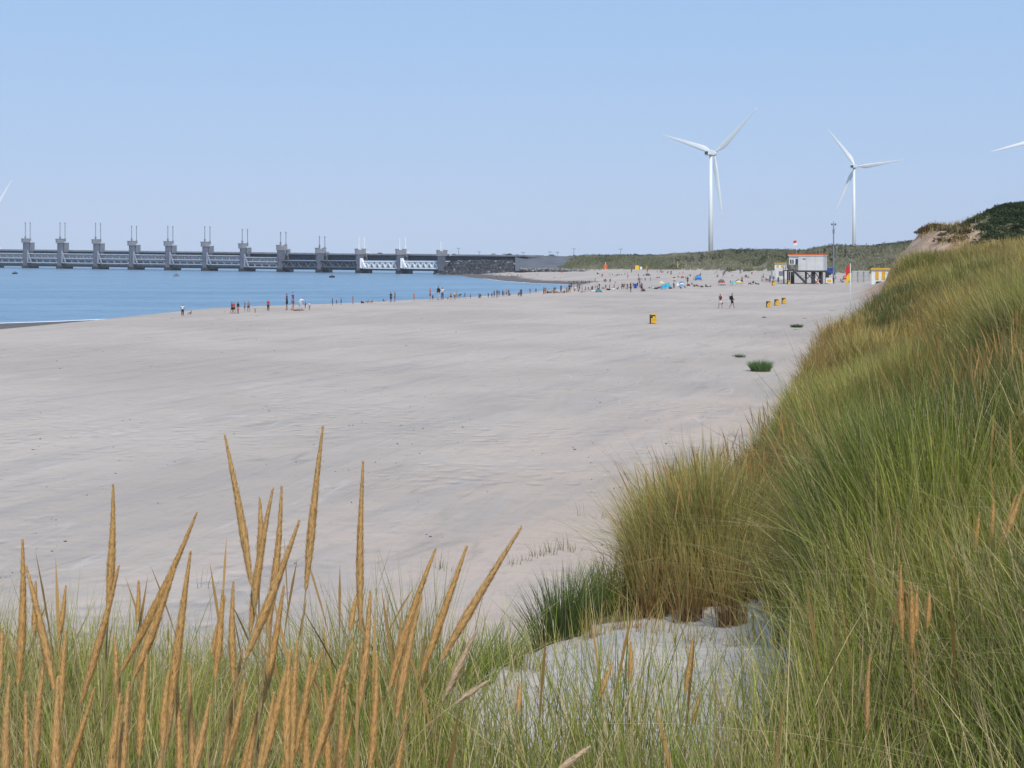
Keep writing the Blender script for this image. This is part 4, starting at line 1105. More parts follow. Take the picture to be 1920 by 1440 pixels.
# waterline, left part: x, feet row, height, pose, top, bottoms, note
SH1 = [(342.4, 592, 21, 'stand', 'white', 'black*'), (357.6, 589.5, 5, 'sit', None, 'black-'), (434.9, 588, 22, 'walk', 'maroon', 'black'), (438.6, 588, 21, 'walk', 'red', 'black'),
       (446.4, 588, 22, 'stand', 'black', 'pink'), (458.9, 584.2, 18, 'stand', 'black', 'black'), (465.8, 584, 19, 'walk', 'tan', 'navy'), (478.6, 586.3, 12, 'stand', 'white', 'pink'),
       (502.9, 582.5, 20.5, 'stand', 'red', 'black*'), (538, 581.6, 31, 'wide', 'navy', 'black'), (549, 582, 34, 'wide', 'blue', 'grey'), (557.5, 582.8, 6.5, 'lie', None, 'orange-'),
       (562.5, 583, 22, 'bend', 'white', 'pale*'), (572.5, 577.5, 12.5, 'stand', 'tan', 'black'), (580.2, 581.5, 15, 'stand', 'white', 'tan'),
       (623.3, 573.5, 14.5, 'stand', 'brown', 'brown'), (631.2, 572.4, 11.5, 'walk', 'black', 'navy'), (639.6, 571.6, 14, 'stand', 'green', 'black'), (661.7, 569.9, 15, 'stand', 'orange', 'orange'),
       (679.5, 568.7, 5, 'lie', 'black', 'black'), (690, 568.5, 6.5, 'sit', None, 'brown-'), (697.5, 568.3, 7, 'sit', None, 'maroon-'), (718.7, 565.5, 4.5, 'sit', None, 'black-'),
       (733, 566.6, 18.5, 'stand', 'navy', 'black'), (740.4, 566.2, 19, 'stand', 'grey', 'grey'), (776.5, 564, 14.5, 'stand', 'orange', 'tan'),
       (806.5, 563, 22.5, 'stand', 'red', 'maroon'), (811.5, 563, 10, 'stand', 'black', 'black'), (822, 562.5, 25.5, 'stand', 'black*', 'pale*'), (829.6, 562, 23, 'armup', 'white', 'jeans*'),
       (838.5, 561.5, 5.5, 'crouch', 'orange', 'red'), (845.4, 562, 14, 'stand', 'tan', 'black'), (852.4, 561, 14, 'stand', 'white', 'brown'), (856, 560.5, 14.5, 'walk', 'pale', 'tan'),
       (860.7, 560.5, 9.5, 'bend', 'black', 'black'), (871.4, 560, 11.5, 'walk', 'navy', 'grey'), (882.3, 560, 10.3, 'stand', 'tan', 'black'), (898, 559.2, 7, 'crouch', 'black', 'black'),
       (901.3, 559, 8.5, 'bend', 'brown', 'black'), (915.6, 558.8, 9, 'stand', 'black', 'navy'), (922.3, 558.5, 5.8, 'stand', 'maroon', 'black')]
labs = {0: 'person with a white shirt and dark trousers alone at the water, farthest left', 1: 'dark bather sitting in the shallows right of the lone white shirted person',
        9: 'tall person in navy top and black shorts at the water beside the one in blue', 10: 'tallest person at the water, in a blue shirt and grey shorts', 11: 'child in orange lying on the sand at the feet of the tall blue shirted person',
        12: 'person in white bending over beside the tall blue shirted person', 8: 'person in a bright red shirt standing alone at the water', 18: 'person in orange standing alone left of the two sunbathers',
        26: 'person in a red top at the water beside the dark jacketed one', 28: 'tall person in a dark jacket and pale trousers at the waterline', 29: 'person in a white top and denim trousers beside the dark jacket'}
for i, (px, r, h, pz, tp, bt) in enumerate(SH1):
    person(px, r, h, pz, tp, bt, labs.get(i, autolab(pz, tp, bt, '%s from left along the water' % num(i))), group='bathers along the near waterline')
SH2 = [(926.6, 558, 14, 'stand', 'black', 'navy'), (932, 558.5, 15.5, 'stand', 'brown', 'tan'), (935.8, 556.5, 12, 'walk', 'maroon', 'black'), (942.4, 555.5, 11.5, 'stand', 'navy', 'navy'), (944.8, 555, 12, 'stand', 'pale', 'grey'),
       (949.7, 555.8, 13.5, 'stand', 'tan', 'brown'), (953.7, 555, 12, 'stand', 'black', 'jeans*'), (956.8, 555.3, 6.5, 'crouch', 'black', 'black'), (971.6, 555.2, 8, 'crouch', 'black', 'brown'), (977, 556, 14.8, 'stand', 'navy', 'black*'),
       (980.3, 552, 6.5, 'stand', 'pale', 'pale'), (993.8, 551.6, 11, 'walk', 'brown', 'brown'), (1005, 550.3, 10, 'stand', 'navy', 'navy'), (1019.8, 551.6, 14, 'stand', 'tan', 'brown*'), (1022.9, 551.2, 13.5, 'stand', None, 'brown-'),
       (1027, 550, 5.8, 'sit', 'black', 'black'), (1031.5, 549.6, 5.5, 'lie', 'black', 'tan'), (1038.8, 550.5, 12.5, 'stand', 'grey', 'brown'), (1041.2, 550, 12, 'stand', 'black', 'pale'), (1046, 549.5, 4.5, 'lie', None, 'tan-'),
       (1051.9, 547.5, 13, 'stand', 'black', 'navy*'), (1058, 549.5, 6, 'sit', 'brown', 'black'), (1063, 549.2, 6, 'sit', 'black', 'maroon'), (1067.5, 548.7, 15.5, 'wide', 'black', 'black*'), (1071, 542, 13, 'stand', 'navy', 'navy'),
       (1076.3, 541.5, 13, 'walk', 'teal', 'pale'), (1079, 546, 14.5, 'stand', 'pale', 'white'), (1083.6, 547, 15.5, 'stand', 'black', 'grey'), (1086.8, 546, 14.5, 'stand', 'navy', 'black'), (1091, 549, 4.5, 'sit', 'black', 'black'),
       (1090.6, 533, 7.5, 'stand', 'brown', 'black'), (1094.5, 533, 8, 'stand', 'grey', 'navy'), (1097.8, 533.2, 7, 'walk', 'black', 'black'), (1101.5, 533.5, 7, 'stand', 'tan', 'grey'), (1104.8, 533, 7.5, 'stand', 'navy', 'brown'),
       (1097.6, 546.5, 5.5, 'sit', 'navy', 'black'), (1108.6, 545.7, 8.5, 'stand', 'grey', 'navy'), (1116, 544, 10, 'stand', 'black', 'black'), (1120, 543.5, 8.5, 'stand', 'maroon', 'black'), (1123.6, 542.5, 11.5, 'stand', 'navy', 'grey*'),
       (1115.8, 530.5, 9, 'armup', 'black', 'black'), (1135, 530.5, 8.5, 'walk', 'brown', 'navy'), (1143, 543.5, 11, 'stand', 'navy', 'black'), (1148.5, 543, 4.5, 'sit', 'black', 'black'), (1139, 543.2, 3.8, 'lie', None, 'tan-'),
       (1158.6, 543, 6.5, 'sit', 'brown', 'black'), (1165, 543, 6.8, 'stand', 'grey', 'black'), (1176.6, 542.3, 6, 'sit', 'navy', 'grey'), (1182.5, 547.8, 19, 'stand', 'black', 'black'), (1195.5, 540, 11.5, 'stand', 'black', 'navy'),
       (1203, 547, 17.5, 'stand', 'grey', 'black'), (1206.8, 546.5, 7, 'sit', 'black', 'black'), (1218, 541, 4.5, 'sit', 'red', 'black'), (1234, 541.5, 5.2, 'sit', 'black', 'black'), (1237.5, 541, 5.5, 'sit', 'navy', 'black'), (1254.2, 536, 6, 'stand', 'black', 'navy')]
for k in range(34):
    q = rnd.random(); px = 1062 + 150*q; base_ = 548.5 - 9*q if k % 3 else 534 - 6*q
    pz = rnd.choice(['stand', 'stand', 'walk', 'sit', 'wide', 'crouch']); tp, bt = rnd.choice([('black', 'black'), ('navy', 'grey'), ('brown', 'black'), ('red', 'navy'), ('white', 'black'), (None, 'navy-'), ('tan', 'maroon'), ('blue', 'black')])
    hh = (10.5 if k % 3 else 7.5)*rnd.uniform(.8, 1.1); SH2.append((px, base_ + rnd.uniform(-2, 1), hh*(.5 if pz in ('sit', 'crouch') else 1), pz, tp, bt))
for i, (px, r, h, pz, tp, bt) in enumerate(sorted(SH2, key=lambda q: q[0])):
    person(px, r, h, pz, tp, bt, autolab(pz, tp, bt, '%s from left in crowd before blue tents' % num(i)), group='beach crowd in the middle distance')
SP = [(904, 519, 3.2), (914.5, 518.5, 2.2), (922, 514.8, 2.2), (918.3, 521.8, 3), (931.2, 523, 6), (936, 518.4, 4.3), (939.2, 518, 4.2), (951, 518.4, 4.6), (955.8, 514.5, 2.5), (959.7, 520.3, 6), (963, 518.8, 2.5), (967, 518.8, 2.5), (969.6, 519, 5), (972, 519, 4.8), (977, 517, 2.6), (1008, 516, 2.2), (1039, 521, 2.6)]
for i, (px, r, h) in enumerate(sorted(SP)):
    tp, bt = rnd.choice([('black', 'navy'), ('navy', 'black'), ('tan', 'brown'), ('grey', 'black'), (None, 'maroon-')]); pz = 'sit' if h < 3 else 'stand'
    person(px, r, h, pz, tp, bt, autolab(pz, tp, bt, '%s from left on far spit' % num(i)), group='people on the far sand spit')
FAR = [(1120, 514.6, 5, 'sit', 'black', 'black'), (1130.5, 515.5, 2.5, 'sit', 'grey', 'black'), (1143.2, 516, 2.6, 'stand', 'black', 'navy'), (1148.2, 515.5, 3, 'sit', 'black', 'black'), (1155.5, 517.3, 3.2, 'sit', 'brown', 'black'), (1157.8, 516.5, 3.5, 'sit', 'maroon', 'black'),
       (1160.8, 515.5, 3, 'sit', 'red', 'black'), (1166, 515.8, 2.5, 'sit', 'grey', 'navy'), (1171.8, 516.6, 5, 'stand', 'navy', 'navy'), (1176.7, 516, 5.5, 'stand', 'blue', 'navy'), (1177.3, 522.5, 7, 'stand', 'tan', 'brown'), (1197.3, 520.5, 7, 'stand', 'grey', 'black'),
       (1198.8, 528.3, 8, 'walk', 'tan', 'black'), (1202.3, 524, 3.5, 'sit', 'pale', 'grey'), (1207, 517.5, 3.4, 'sit', 'black', 'black'), (1212, 517, 5, 'sit', 'navy', 'black'), (1215.5, 517.3, 4.5, 'sit', 'grey', 'black'), (1218.2, 517.3, 3.5, 'sit', 'black', 'navy'),
       (1219.6, 528, 8.5, 'stand', 'brown', 'grey'), (1232, 511, 3.3, 'stand', 'black', 'navy'), (1238, 511.2, 5.5, 'stand', 'black', 'black'), (1240.6, 511.4, 4, 'sit', 'navy', 'black'), (1243.7, 511.3, 4, 'stand', 'grey', 'navy'), (1232.5, 521.6, 3.6, 'sit', 'brown', 'black'), (1236.2, 521.4, 3.4, 'sit', 'black', 'brown'),
       (1263.8, 521.2, 2.8, 'lie', 'black', 'black'), (1271, 521.8, 6, 'stand', 'black', 'black'), (1285, 521.8, 4, 'sit', 'black', 'maroon'), (1289, 521.6, 3.5, 'sit', 'red', 'black'), (1294.6, 520.5, 6.5, 'stand', 'black', 'navy'), (1263.2, 540.6, 11, 'stand', 'black', 'grey'),
       (1275.5, 541.3, 5, 'sit', 'black', 'black'), (1284, 540, 4.5, 'sit', 'navy', 'black'), (1297, 534, 5, 'sit', 'brown', 'black'), (1301.5, 537, 4, 'sit', 'black', 'navy'), (1306.8, 537, 5.2, 'sit', 'navy', 'black'), (1304, 536, 3, 'lie', 'tan', 'black'), (1323.6, 538.4, 6, 'sit', 'black', 'grey'), (1327, 538.2, 2.5, 'lie', 'black', 'black'),
       (1332.3, 538.3, 3.6, 'sit', 'maroon', 'black'), (1340.8, 514.6, 4, 'stand', 'black', 'black'), (1344, 512, 3, 'stand', 'grey', 'navy'), (1358.8, 513.2, 4.2, 'stand', 'tan', 'grey'), (1367.7, 510.4, 4.8, 'sit', 'black', 'navy'), (1371, 510.6, 3.4, 'sit', 'grey', 'black'), (1389.5, 513, 4, 'sit', 'grey', 'pale'),
       (1390.8, 528, 5, 'sit', 'black', 'black'), (1399.6, 521.3, 8, 'sit', 'black', 'white'), (1402, 521, 5, 'sit', 'pale', 'black'), (1403.5, 533.6, 6, 'sit', 'white', 'black'), (1407, 533.4, 5, 'sit', 'maroon', 'black'), (1412.3, 533.2, 7.5, 'sit', 'black', 'pale'), (1416.5, 533, 4.5, 'sit', 'black', 'black'), (1369.6, 535.6, 10, 'stand', 'grey', 'pale*'),
       (1427.6, 528, 11, 'stand', 'yellow', 'pale'), (1429.6, 529, 9, 'walk', 'white', 'jeans'), (1432.4, 529.8, 5.5, 'stand', 'pink', 'brown'), (1436, 529.2, 10, 'stand', 'pale', 'black'), (1438.4, 529.4, 12, 'stand', 'white', 'tan'), (1440.3, 530, 7.5, 'stand', 'black', 'navy'), (1443.8, 530.4, 15, 'stand', 'navy', 'navy*'),
       (1450.2, 530, 13, 'stand', 'maroon', 'grey'), (1459.2, 530.6, 12, 'stand', 'black', 'navy*'), (1466.2, 523.5, 8, 'stand', 'grey', 'black'), (1468.4, 521.5, 7, 'stand', 'white', 'brown'), (1563, 532.6, 14, 'stand', 'black', 'navy*'), (1567, 524, 7, 'stand', 'brown', 'grey'), (1576, 530, 8, 'walk', 'pink', 'grey'), (1579, 530.5, 7, 'sit', 'grey', 'navy'), (1591, 529.5, 6, 'sit', 'black', 'black')]
for k in range(26):
    px = 1100 + 370*rnd.random(); base_ = 512 + 24*rnd.random()**1.3; hh = (base_-480)*1.75/6.3
    pz = rnd.choice(['stand', 'sit', 'sit', 'walk', 'lie']); tp, bt = rnd.choice([('black', 'black'), ('navy', 'grey'), ('brown', 'black'), ('red', 'navy'), ('white', 'black'), (None, 'navy-'), ('tan', 'maroon'), ('blue', 'black')])
    FAR.append((px, base_, hh*{'sit': .5, 'lie': .2}.get(pz, 1), pz, tp, bt))
for i, (px, r, h, pz, tp, bt) in enumerate(sorted(FAR, key=lambda q: q[0])):
    person(px, r, h, pz, tp, bt, autolab(pz, tp, bt, '%s from left in the far crowd' % num(min(i, len(ORD)-1))), group='far beach crowd before the dunes')

# ------------------------------------------------------------------ tents, parasol, windbreaks
def tent(px, row, wpx, hpx, cols, lab, rz=0.0, kind='dome'):
    X, Y, z = hit(px, row, 60); w = wpx*Y/F; h = hpx*Y/F
    t = thing('beach_tent', lab, 'tent', (X, Y, z-0.03), rz, 'pop-up tents on the beach')
    nseg = 5; na = 10
    for k in range(nseg):
        v = []; f = []
        for j in range(3):
            ph = math.pi*(0.0 + 0.72*(k + j/2)/nseg)      # ribs fan back from the open front
            for i in range(na+1):
                a = math.pi*i/na
                v.append((math.cos(a)*w/2*(1-0.04*math.sin(j*math.pi/2)), w*0.42*math.cos(ph)*math.sin(a)*-1 + w*0.1, h*math.sin(a)**0.8*math.sin(max(ph, 0.12))**0.7*(1-0.03*math.sin(j*math.pi/2))))
        for j in range(2):
            for i in range(na): f.append((j*(na+1)+i, j*(na+1)+i+1, (j+1)*(na+1)+i+1, (j+1)*(na+1)+i))
        o = MB().add(v, f).build('panel', cm(cols[k % len(cols)], CL[cols[k % len(cols)]]), t, smooth=True)
        o.modifiers.new('th', 'SOLIDIFY').thickness = 0.01
    rb = MB().tube([(math.cos(math.pi*i/12)*w/2, w*0.1, h*math.sin(math.pi*i/12)**0.8*1.0) for i in range(13)], 0.02, 5).build('rib', M['dark'], t)
    MB().box(-w*0.46, w*0.46, -w*0.1, w*0.35, 0, 0.04).build('floor', cm('grey', CL['grey']), t)
    return t
CL['sky'] = (.03,.38,.68); CL['aqua'] = (.02,.52,.50)
tent(1243.8, 542.8, 8.8, 9.5, ['sky'], 'small bright blue tent under the cream parasol')
tent(1251.6, 540.2, 12, 9.5, ['sky', 'aqua'], 'round sky blue tent right of the small blue one')
tent(1224.7, 541.3, 7.5, 5.5, ['aqua', 'white', 'black'], 'low turquoise and black tent left of the parasol')
tent(1278, 538.4, 12, 10, ['sky', 'white', 'blue'], 'blue and white tent in the middle of the beach camp')
tent(1270.6, 538.2, 7, 9, ['white'], 'white tent leaning against the blue and white one')
tent(1309.5, 526.5, 13, 11, ['blue', 'sky'], 'blue tent with pale edge on the upper beach')
tent(1303, 524.5, 6, 6, ['yellow', 'sky'], 'little yellow and blue tent beside the upper blue tent')
tent(1353, 531.2, 12.5, 8, ['red', 'grey', 'orange'], 'red and grey tent alone on the beach')
tent(1384.5, 533.2, 13, 9, ['yellow', 'white', 'black', 'yellow'], 'yellow, white and black striped tent near the cabin')
tent(1376.5, 534.5, 9, 8, ['pale', 'aqua'], 'pale green tent left of the striped tent')
tent(1291, 536.6, 7, 4.5, ['maroon'], 'low dark red tent right of the blue and white one')
tent(1279.5, 522, 6, 4.5, ['red'], 'small bright red tent before the upper blue tent')
tent(1122.5, 548.5, 12, 6.5, ['grey', 'teal'], 'grey green tent at the near edge of the crowd')
tent(1584.5, 525.8, 9, 9.5, ['red', 'pink'], 'red tent just left of the hanging lifeguard flag')
tent(1206.5, 546, 7, 5, ['black'], 'black shelter beside the tall standing person in grey')
tent(1215, 517.2, 9, 4.5, ['grey', 'navy'], 'flat grey shelter on the far upper beach')
X, Y, z = hit(1240, 539.5, 60); s_ = Y/F
t = thing('parasol', 'cream parasol over the small blue tent', 'parasol', (X, Y, z))
H = 13*s_; rw = 6.2*s_
MB().tube([(0, 0, 0), (0, 0, H)], 0.03, 6).build('pole', M['white'], t)
v = [(0, 0, H)]; f = []
for j in (1, 2):
    for i in range(10): a = i*math.pi/5; v.append((math.cos(a)*rw*j/2, math.sin(a)*rw*j/2, H-(0.25 if j == 1 else 1.0)*5.5*s_))
for i in range(10): f.append((0, 1+i, 1+(i+1) % 10)); f.append((1+i, 11+i, 11+(i+1) % 10, 1+(i+1) % 10))
MB().add(v, f).build('canopy', M['cream'], t)
def windbreak(px, row, wpx, hpx, cols, lab):
    X, Y, z = hit(px, row, 60); w = wpx*Y/F; h = hpx*Y/F
    t = thing('windbreak', lab, 'windbreak', (X, Y, z), 0, 'windbreaks on the beach')
    n = len(cols)
    for k in range(n):
        MB().box(-w/2+w*k/n, -w/2+w*(k+1)/n, -0.01+0.03*(k % 2), 0.01+0.03*(k % 2), 0.08, h).build('cloth', cm(cols[k], CL[cols[k]]), t)
    for k in range(n+1): MB().tube([(-w/2+w*k/n, 0.05, -0.1), (-w/2+w*k/n, 0.05, h+0.1)], 0.02, 5).build('stake', M['pale_timber'], t)
windbreak(1191.3, 541.3, 5.5, 9.5, ['blue', 'navy', 'blue'], 'upright blue windbreak among the crowd left of the tents')
windbreak(1264, 540.4, 8, 7, ['pale', 'grey', 'pale'], 'grey windbreak between the round blue tent and the white tent')
windbreak(1354, 535.8, 14, 2.2, ['grey', 'black', 'grey'], 'low grey windbreak before the red and grey tent')
windbreak(1306, 538, 12, 2.0, ['black', 'tan', 'black'], 'low dark windbreak right of the tent camp')
# towels and bags lying about the camp
for i, (px, r, c_) in enumerate(((1096, 547.6, 'pale'), (1112, 547.2, 'white'), (1131, 541.5, 'tan'), (1141, 544.2, 'black'), (1150, 543.6, 'white'), (1230, 542, 'black'), (1257, 541.5, 'navy'), (1316, 538.5, 'brown'), (1411, 534, 'pale'), (1421, 533.6, 'grey'))):
    X, Y, z = hit(px, r, 60)
    t = thing('beach_bag', '%s bag or folded towel on the sand, %s of ten from the left' % (cname(c_), num(i)), 'bag', (X, Y, z), rnd.uniform(0, 3), 'bags and towels on the beach')
    MB().box(-.35, .35, -.2, .2, 0, .28).build('bag_body', cm(c_, CL[c_]), t, bevel=.08); MB().tube([(-.2, 0, .27), (-.1, 0, .42), (.1, 0, .42), (.2, 0, .27)], .02, 5).build('strap', M['dark'], t)

# ------------------------------------------------------------------ grass
rs = np.random.RandomState(3)
M['blade'] = mat_tint('grass_blade', 0.55, 0.30, 0.25)
M['leafy'] = mat_tint('shrub_leaf', 0.75, 0.15, 0.1)
M['seed'] = mat_tint('seed_straw', 0.7, 0.5, 0.1)

def worley(x, y):
    """nearest jittered cell point: distance and a random number for the cell"""
    xi = np.floor(x).astype(int); yi = np.floor(y).astype(int); best = np.full(np.shape(x), 9.0); cid = np.zeros(np.shape(x))
    for i in (-1, 0, 1):
        for j in (-1, 0, 1):
            a, b_ = (xi+i) & 255, (yi+j) & 255
            d = np.hypot(xi+i+_perm[a, b_]-x, yi+j+_perm[b_, a]-y); k = d < best
            best = np.where(k, d, best); cid = np.where(k, _perm[(a+71) & 255, (b_+37) & 255], cid)
    return best, cid

class Blades:
    def __init__(s): s.V = []; s.Q = []; s.C = []; s.n = 0
    def add(s, base, h, w, lean, cb, ct, seg=3, spike=None, droop=0.35):
        """base (n,3); h, w (n,); lean (n,2); cb, ct (n,3) colours at foot and tip"""
        n = len(base)
        if n == 0: return
        phi = rs.rand(n)*math.pi; wd = np.stack([np.cos(phi), np.sin(phi)], -1)
        twist = rs.randn(n)*0.5
        T = np.linspace(0, 1, seg+1)
        V = np.zeros((n, seg+1, 2, 3)); C = np.zeros((n, seg+1, 2, 3))
        L = np.linalg.norm(lean, axis=1)
        for k, t in enumerate(T):
            cx = base[:, 0] + lean[:, 0]*h*t**1.7; cy = base[:, 1] + lean[:, 1]*h*t**1.7
            cz = base[:, 2] - 0.03 + h*(t - droop*np.minimum(L, 1.2)**1.5*t**2.2)
            if spike is None: ww = w*(1-t)**0.7*(0.75+0.25*min(1, t*4)) + 0.0006*(t < 1)
            else: ww = w*np.where(t < 0.70, 0.3, 1.0*np.sin(np.clip((t-0.68)/0.32, 0, 1)*math.pi)**0.6 + 0.03)
            a = phi + twist*t
            dx = np.cos(a)*ww/2; dy = np.sin(a)*ww/2
            V[:, k, 0] = np.stack([cx-dx, cy-dy, cz], -1); V[:, k, 1] = np.stack([cx+dx, cy+dy, cz], -1)
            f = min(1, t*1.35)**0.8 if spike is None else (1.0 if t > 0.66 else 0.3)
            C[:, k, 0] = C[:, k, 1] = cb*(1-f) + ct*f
        i0 = s.n + (np.arange(n)*(seg+1)*2)[:, None] + (np.arange(seg)*2)[None]
        s.Q.append(np.stack([i0, i0+1, i0+3, i0+2], -1).reshape(-1, 4))
        s.V.append(V.reshape(-1, 3)); s.C.append(C.reshape(-1, 3)); s.n += n*(seg+1)*2
    def mesh(s, name): return np_mesh(name, np.concatenate(s.V), np.concatenate(s.Q), np.clip(np.concatenate(s.C), 0.004, 1))

STRAW = np.array([0.62, 0.50, 0.25]); GOLD = np.array([0.46, 0.33, 0.11]); BROWN = np.array([0.31, 0.185, 0.08]); RUST = np.array([0.27, 0.125, 0.07])
GREEN = np.array([0.18, 0.22, 0.038]); DGREEN = np.array([0.088, 0.120, 0.036]); YGREEN = np.array([0.36, 0.35, 0.08]); OLIVE = np.array([0.28, 0.25, 0.08])
def mixv(a, b, t): return a*(1-t[:, None]) + b*t[:, None]
def zone_colour(X, Y):
    """colour of the growth at a plan position: (foot, tip)"""
    px = 960 + F*X/Y; n1 = np.clip(fbm(X/(0.25*Y**0.75)+5, Y/(0.55*Y**0.8)+2, 3)*2.6+0.5, 0, 1); n2 = np.clip(fbm(X/0.5+40, Y/0.6+9, 3)*2.4+0.5, 0, 1)
    tip = mixv(np.tile(OLIVE, (len(X), 1)), np.tile(YGREEN, (len(X), 1)), n1)
    # near foot of the picture: fresh yellowish green
    k = sstep(6.0, 4.0, Y); tip = mixv(tip, mixv(np.tile(GREEN*1.15, (len(X), 1)), np.tile(YGREEN, (len(X), 1)), n2), k)
    # the golden brown mass on the lip of the blow-out
    k = sstep(6.2, 6.9, Y)*sstep(13.5, 10, Y)*sstep(1640, 1520, px); tip = mixv(tip, mixv(np.tile(GOLD, (len(X), 1)), np.tile(OLIVE*1.1, (len(X), 1)), n2), k*0.95)
    # dark blue-green stand right of the sand
    k = sstep(5.0, 5.6, Y)*sstep(10.0, 8.5, Y)*sstep(1530, 1600, px); tip = mixv(tip, mixv(np.tile(DGREEN*.95, (len(X), 1)), np.tile(GREEN*.72, (len(X), 1)), n2), k)
    # golden crest of the dune, and green hollows in the middle distance
    k = sstep(28, 46, Y)*0.75; tip = mixv(tip, mixv(np.tile(GOLD*0.95, (len(X), 1)), np.tile(BROWN*1.2, (len(X), 1)), n2), k)
    k = sstep(10, 14, Y)*sstep(48, 36, Y)*sstep(0.46, 0.72, n1); tip = mixv(tip, np.tile(GREEN*1.1, (len(X), 1)), k*0.9)
    k = sstep(11, 13, Y)*sstep(48, 34, Y)*sstep(0.28, 0.12, n1); tip = mixv(tip, np.tile(GOLD, (len(X), 1)), k*0.7)
    for (bp_, bY, rp, rY, c_, am) in ((1665, 30, 75, 0.22, DGREEN, .85), (1600, 33, 50, 0.12, DGREEN*.9, .7), (1570, 18.5, 90, 0.13, GREEN*.8, .8), (1800, 17, 70, 0.2, GREEN*.75, .8), (1535, 23, 45, 0.14, BROWN, .8), (1500, 15.5, 60, .10, OLIVE*.7, .7),
                                      (1760, 42, 70, .15, GREEN*.8, .6), (1860, 28, 60, .15, DGREEN*1.2, .6), (1880, 12, 70, .15, DGREEN*1.1, .7), (1440, 11.5, 60, .1, RUST*1.2, .6), (1700, 22, 60, .1, GOLD, .6), (1820, 50, 120, .2, GOLD*.95, .6)):
        q = np.sqrt(((px-bp_)/rp)**2 + (np.log(Y/bY)/rY)**2) + fbm(X/(0.06*Y+.2)+bp_, Y/(.12*Y**.9+.3), 3)*1.3
        tip = mixv(tip, np.tile(c_, (len(X), 1)), am*sstep(1.15, 0.75, q))
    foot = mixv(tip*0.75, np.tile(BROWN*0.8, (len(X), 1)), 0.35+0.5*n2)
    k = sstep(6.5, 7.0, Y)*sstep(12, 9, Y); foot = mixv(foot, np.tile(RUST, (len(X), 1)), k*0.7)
    return foot, tip

def scatter(B, n, y0, y1, px0, px1, per, hgt, wid, rad, seg, power=2.0, spw=0.009, spikes=0, dens=None, spread=0.45, straw=0.16):
    """tussocks over the dune between two distances"""
    # uniform in plan across the viewing fan
    u = rs.rand(n); Y = (y0**power + u*(y1**power-y0**power))**(1/power)
    px = px0 + rs.rand(n)*(px1-px0); X = (px-960)*Y/F
    d = poly_sd(X, Y, DUNE); b_ = bare(X, Y)
    keep = (d > -0.75*np.clip(Y/20, 0.35, 1.2)*rs.rand(n)) & (rs.rand(n) > b_*1.0)
    n3 = fbm(X/(0.12*Y**0.8+0.2)+31, Y/(0.2*Y**0.8+.3)+3, 3)
    keep &= (n3 + rs.rand(n)*0.5) > -0.03
    csz = np.interp(Y, [2, 6, 12, 40], [0.30, 0.42, 0.75, 1.9]); cw = 0.62
    f1, cid = worley(X/np.interp(y0*0.5+y1*0.5, [2, 6, 12, 40], [0.30, 0.45, 0.8, 1.8]), Y/np.interp(y0*0.5+y1*0.5, [2, 6, 12, 40], [0.36, 0.6, 1.2, 3.2]))
    if y0 > 4.5: keep &= rs.rand(n) > 0.75*sstep(0.42, 0.78, f1)
    if dens is not None: keep &= rs.rand(n) < dens(px, Y, X)
    X, Y = X[keep], Y[keep]; m_ = len(X)
    if m_ == 0: return 0
    ts = (0.62 + 0.5*rs.rand(m_))*(1 + 1.1*np.clip(n3[keep], -.2, .25))
    if y0 > 4.5: ts = ts*(1.22-0.75*sstep(0.15, 0.85, f1[keep]))*(0.8+0.4*cid[keep])
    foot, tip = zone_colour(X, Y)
    cj = cid[keep][:, None]; jit = np.clip(1+0.16*rs.randn(m_, 1), .5, 1.6)*(0.62+0.76*cj) if y0 > 4.5 else np.clip(1+0.25*rs.randn(m_, 1), .45, 1.7)
    if y0 > 4.5: tip = mixv(tip, np.tile(GOLD, (m_, 1)), 0.45*((cid[keep]*7.3) % 1 > 0.72)); foot = mixv(foot, np.tile(RUST, (m_, 1)), 0.6*((cid[keep]*5.1) % 1 > 0.6)); tip = tip*jit; 
    if y0 > 4.5: tip = tip*np.array([0.84, 0.88, 0.80]); straw = straw*0.6
    idx_ = np.repeat(np.arange(m_), per); N_ = len(idx_)
    r = rad*np.sqrt(rs.rand(N_)); a = rs.rand(N_)*2*math.pi
    ox, oy = r*np.cos(a), r*np.sin(a)
    bx_, by_ = X[idx_]+ox, Y[idx_]+oy
    bz_ = ground(bx_, by_)
    tl = (rs.randn(m_, 2)*0.10 + np.array([-0.06, 0.02]))[idx_]
    lean = np.stack([ox, oy], -1)/rad*spread*(0.4+0.8*rs.rand(N_))[:, None] + tl + rs.randn(N_, 2)*0.10
    bent = rs.rand(N_) < 0.09; lean[bent] += rs.randn(bent.sum(), 2)*0.75
    h = hgt*ts[idx_]*(0.38+0.72*rs.rand(N_)**0.8)
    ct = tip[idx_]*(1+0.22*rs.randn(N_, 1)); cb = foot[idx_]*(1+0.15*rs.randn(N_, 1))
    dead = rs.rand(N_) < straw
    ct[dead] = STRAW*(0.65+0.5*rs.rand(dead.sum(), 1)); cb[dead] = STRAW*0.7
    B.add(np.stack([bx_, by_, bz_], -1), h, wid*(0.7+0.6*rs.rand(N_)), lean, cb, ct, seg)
    if spikes:
        q = np.repeat(np.arange(m_), 1)[rs.rand(m_) < spikes]; k = len(q)
        if k:
            ll = rs.randn(k, 2)*0.14 + np.array([-0.06, 0])
            cc = np.tile(np.array([0.42, 0.25, 0.09]), (k, 1))*(0.7+0.5*rs.rand(k, 1))
            B.add(np.stack([X[q], Y[q], ground(X[q], Y[q])], -1), hgt*(0.95+0.35*rs.rand(k)), np.full(k, spw), ll, cc*0.8, cc, 8, spike=True, droop=0.1)
    return m_

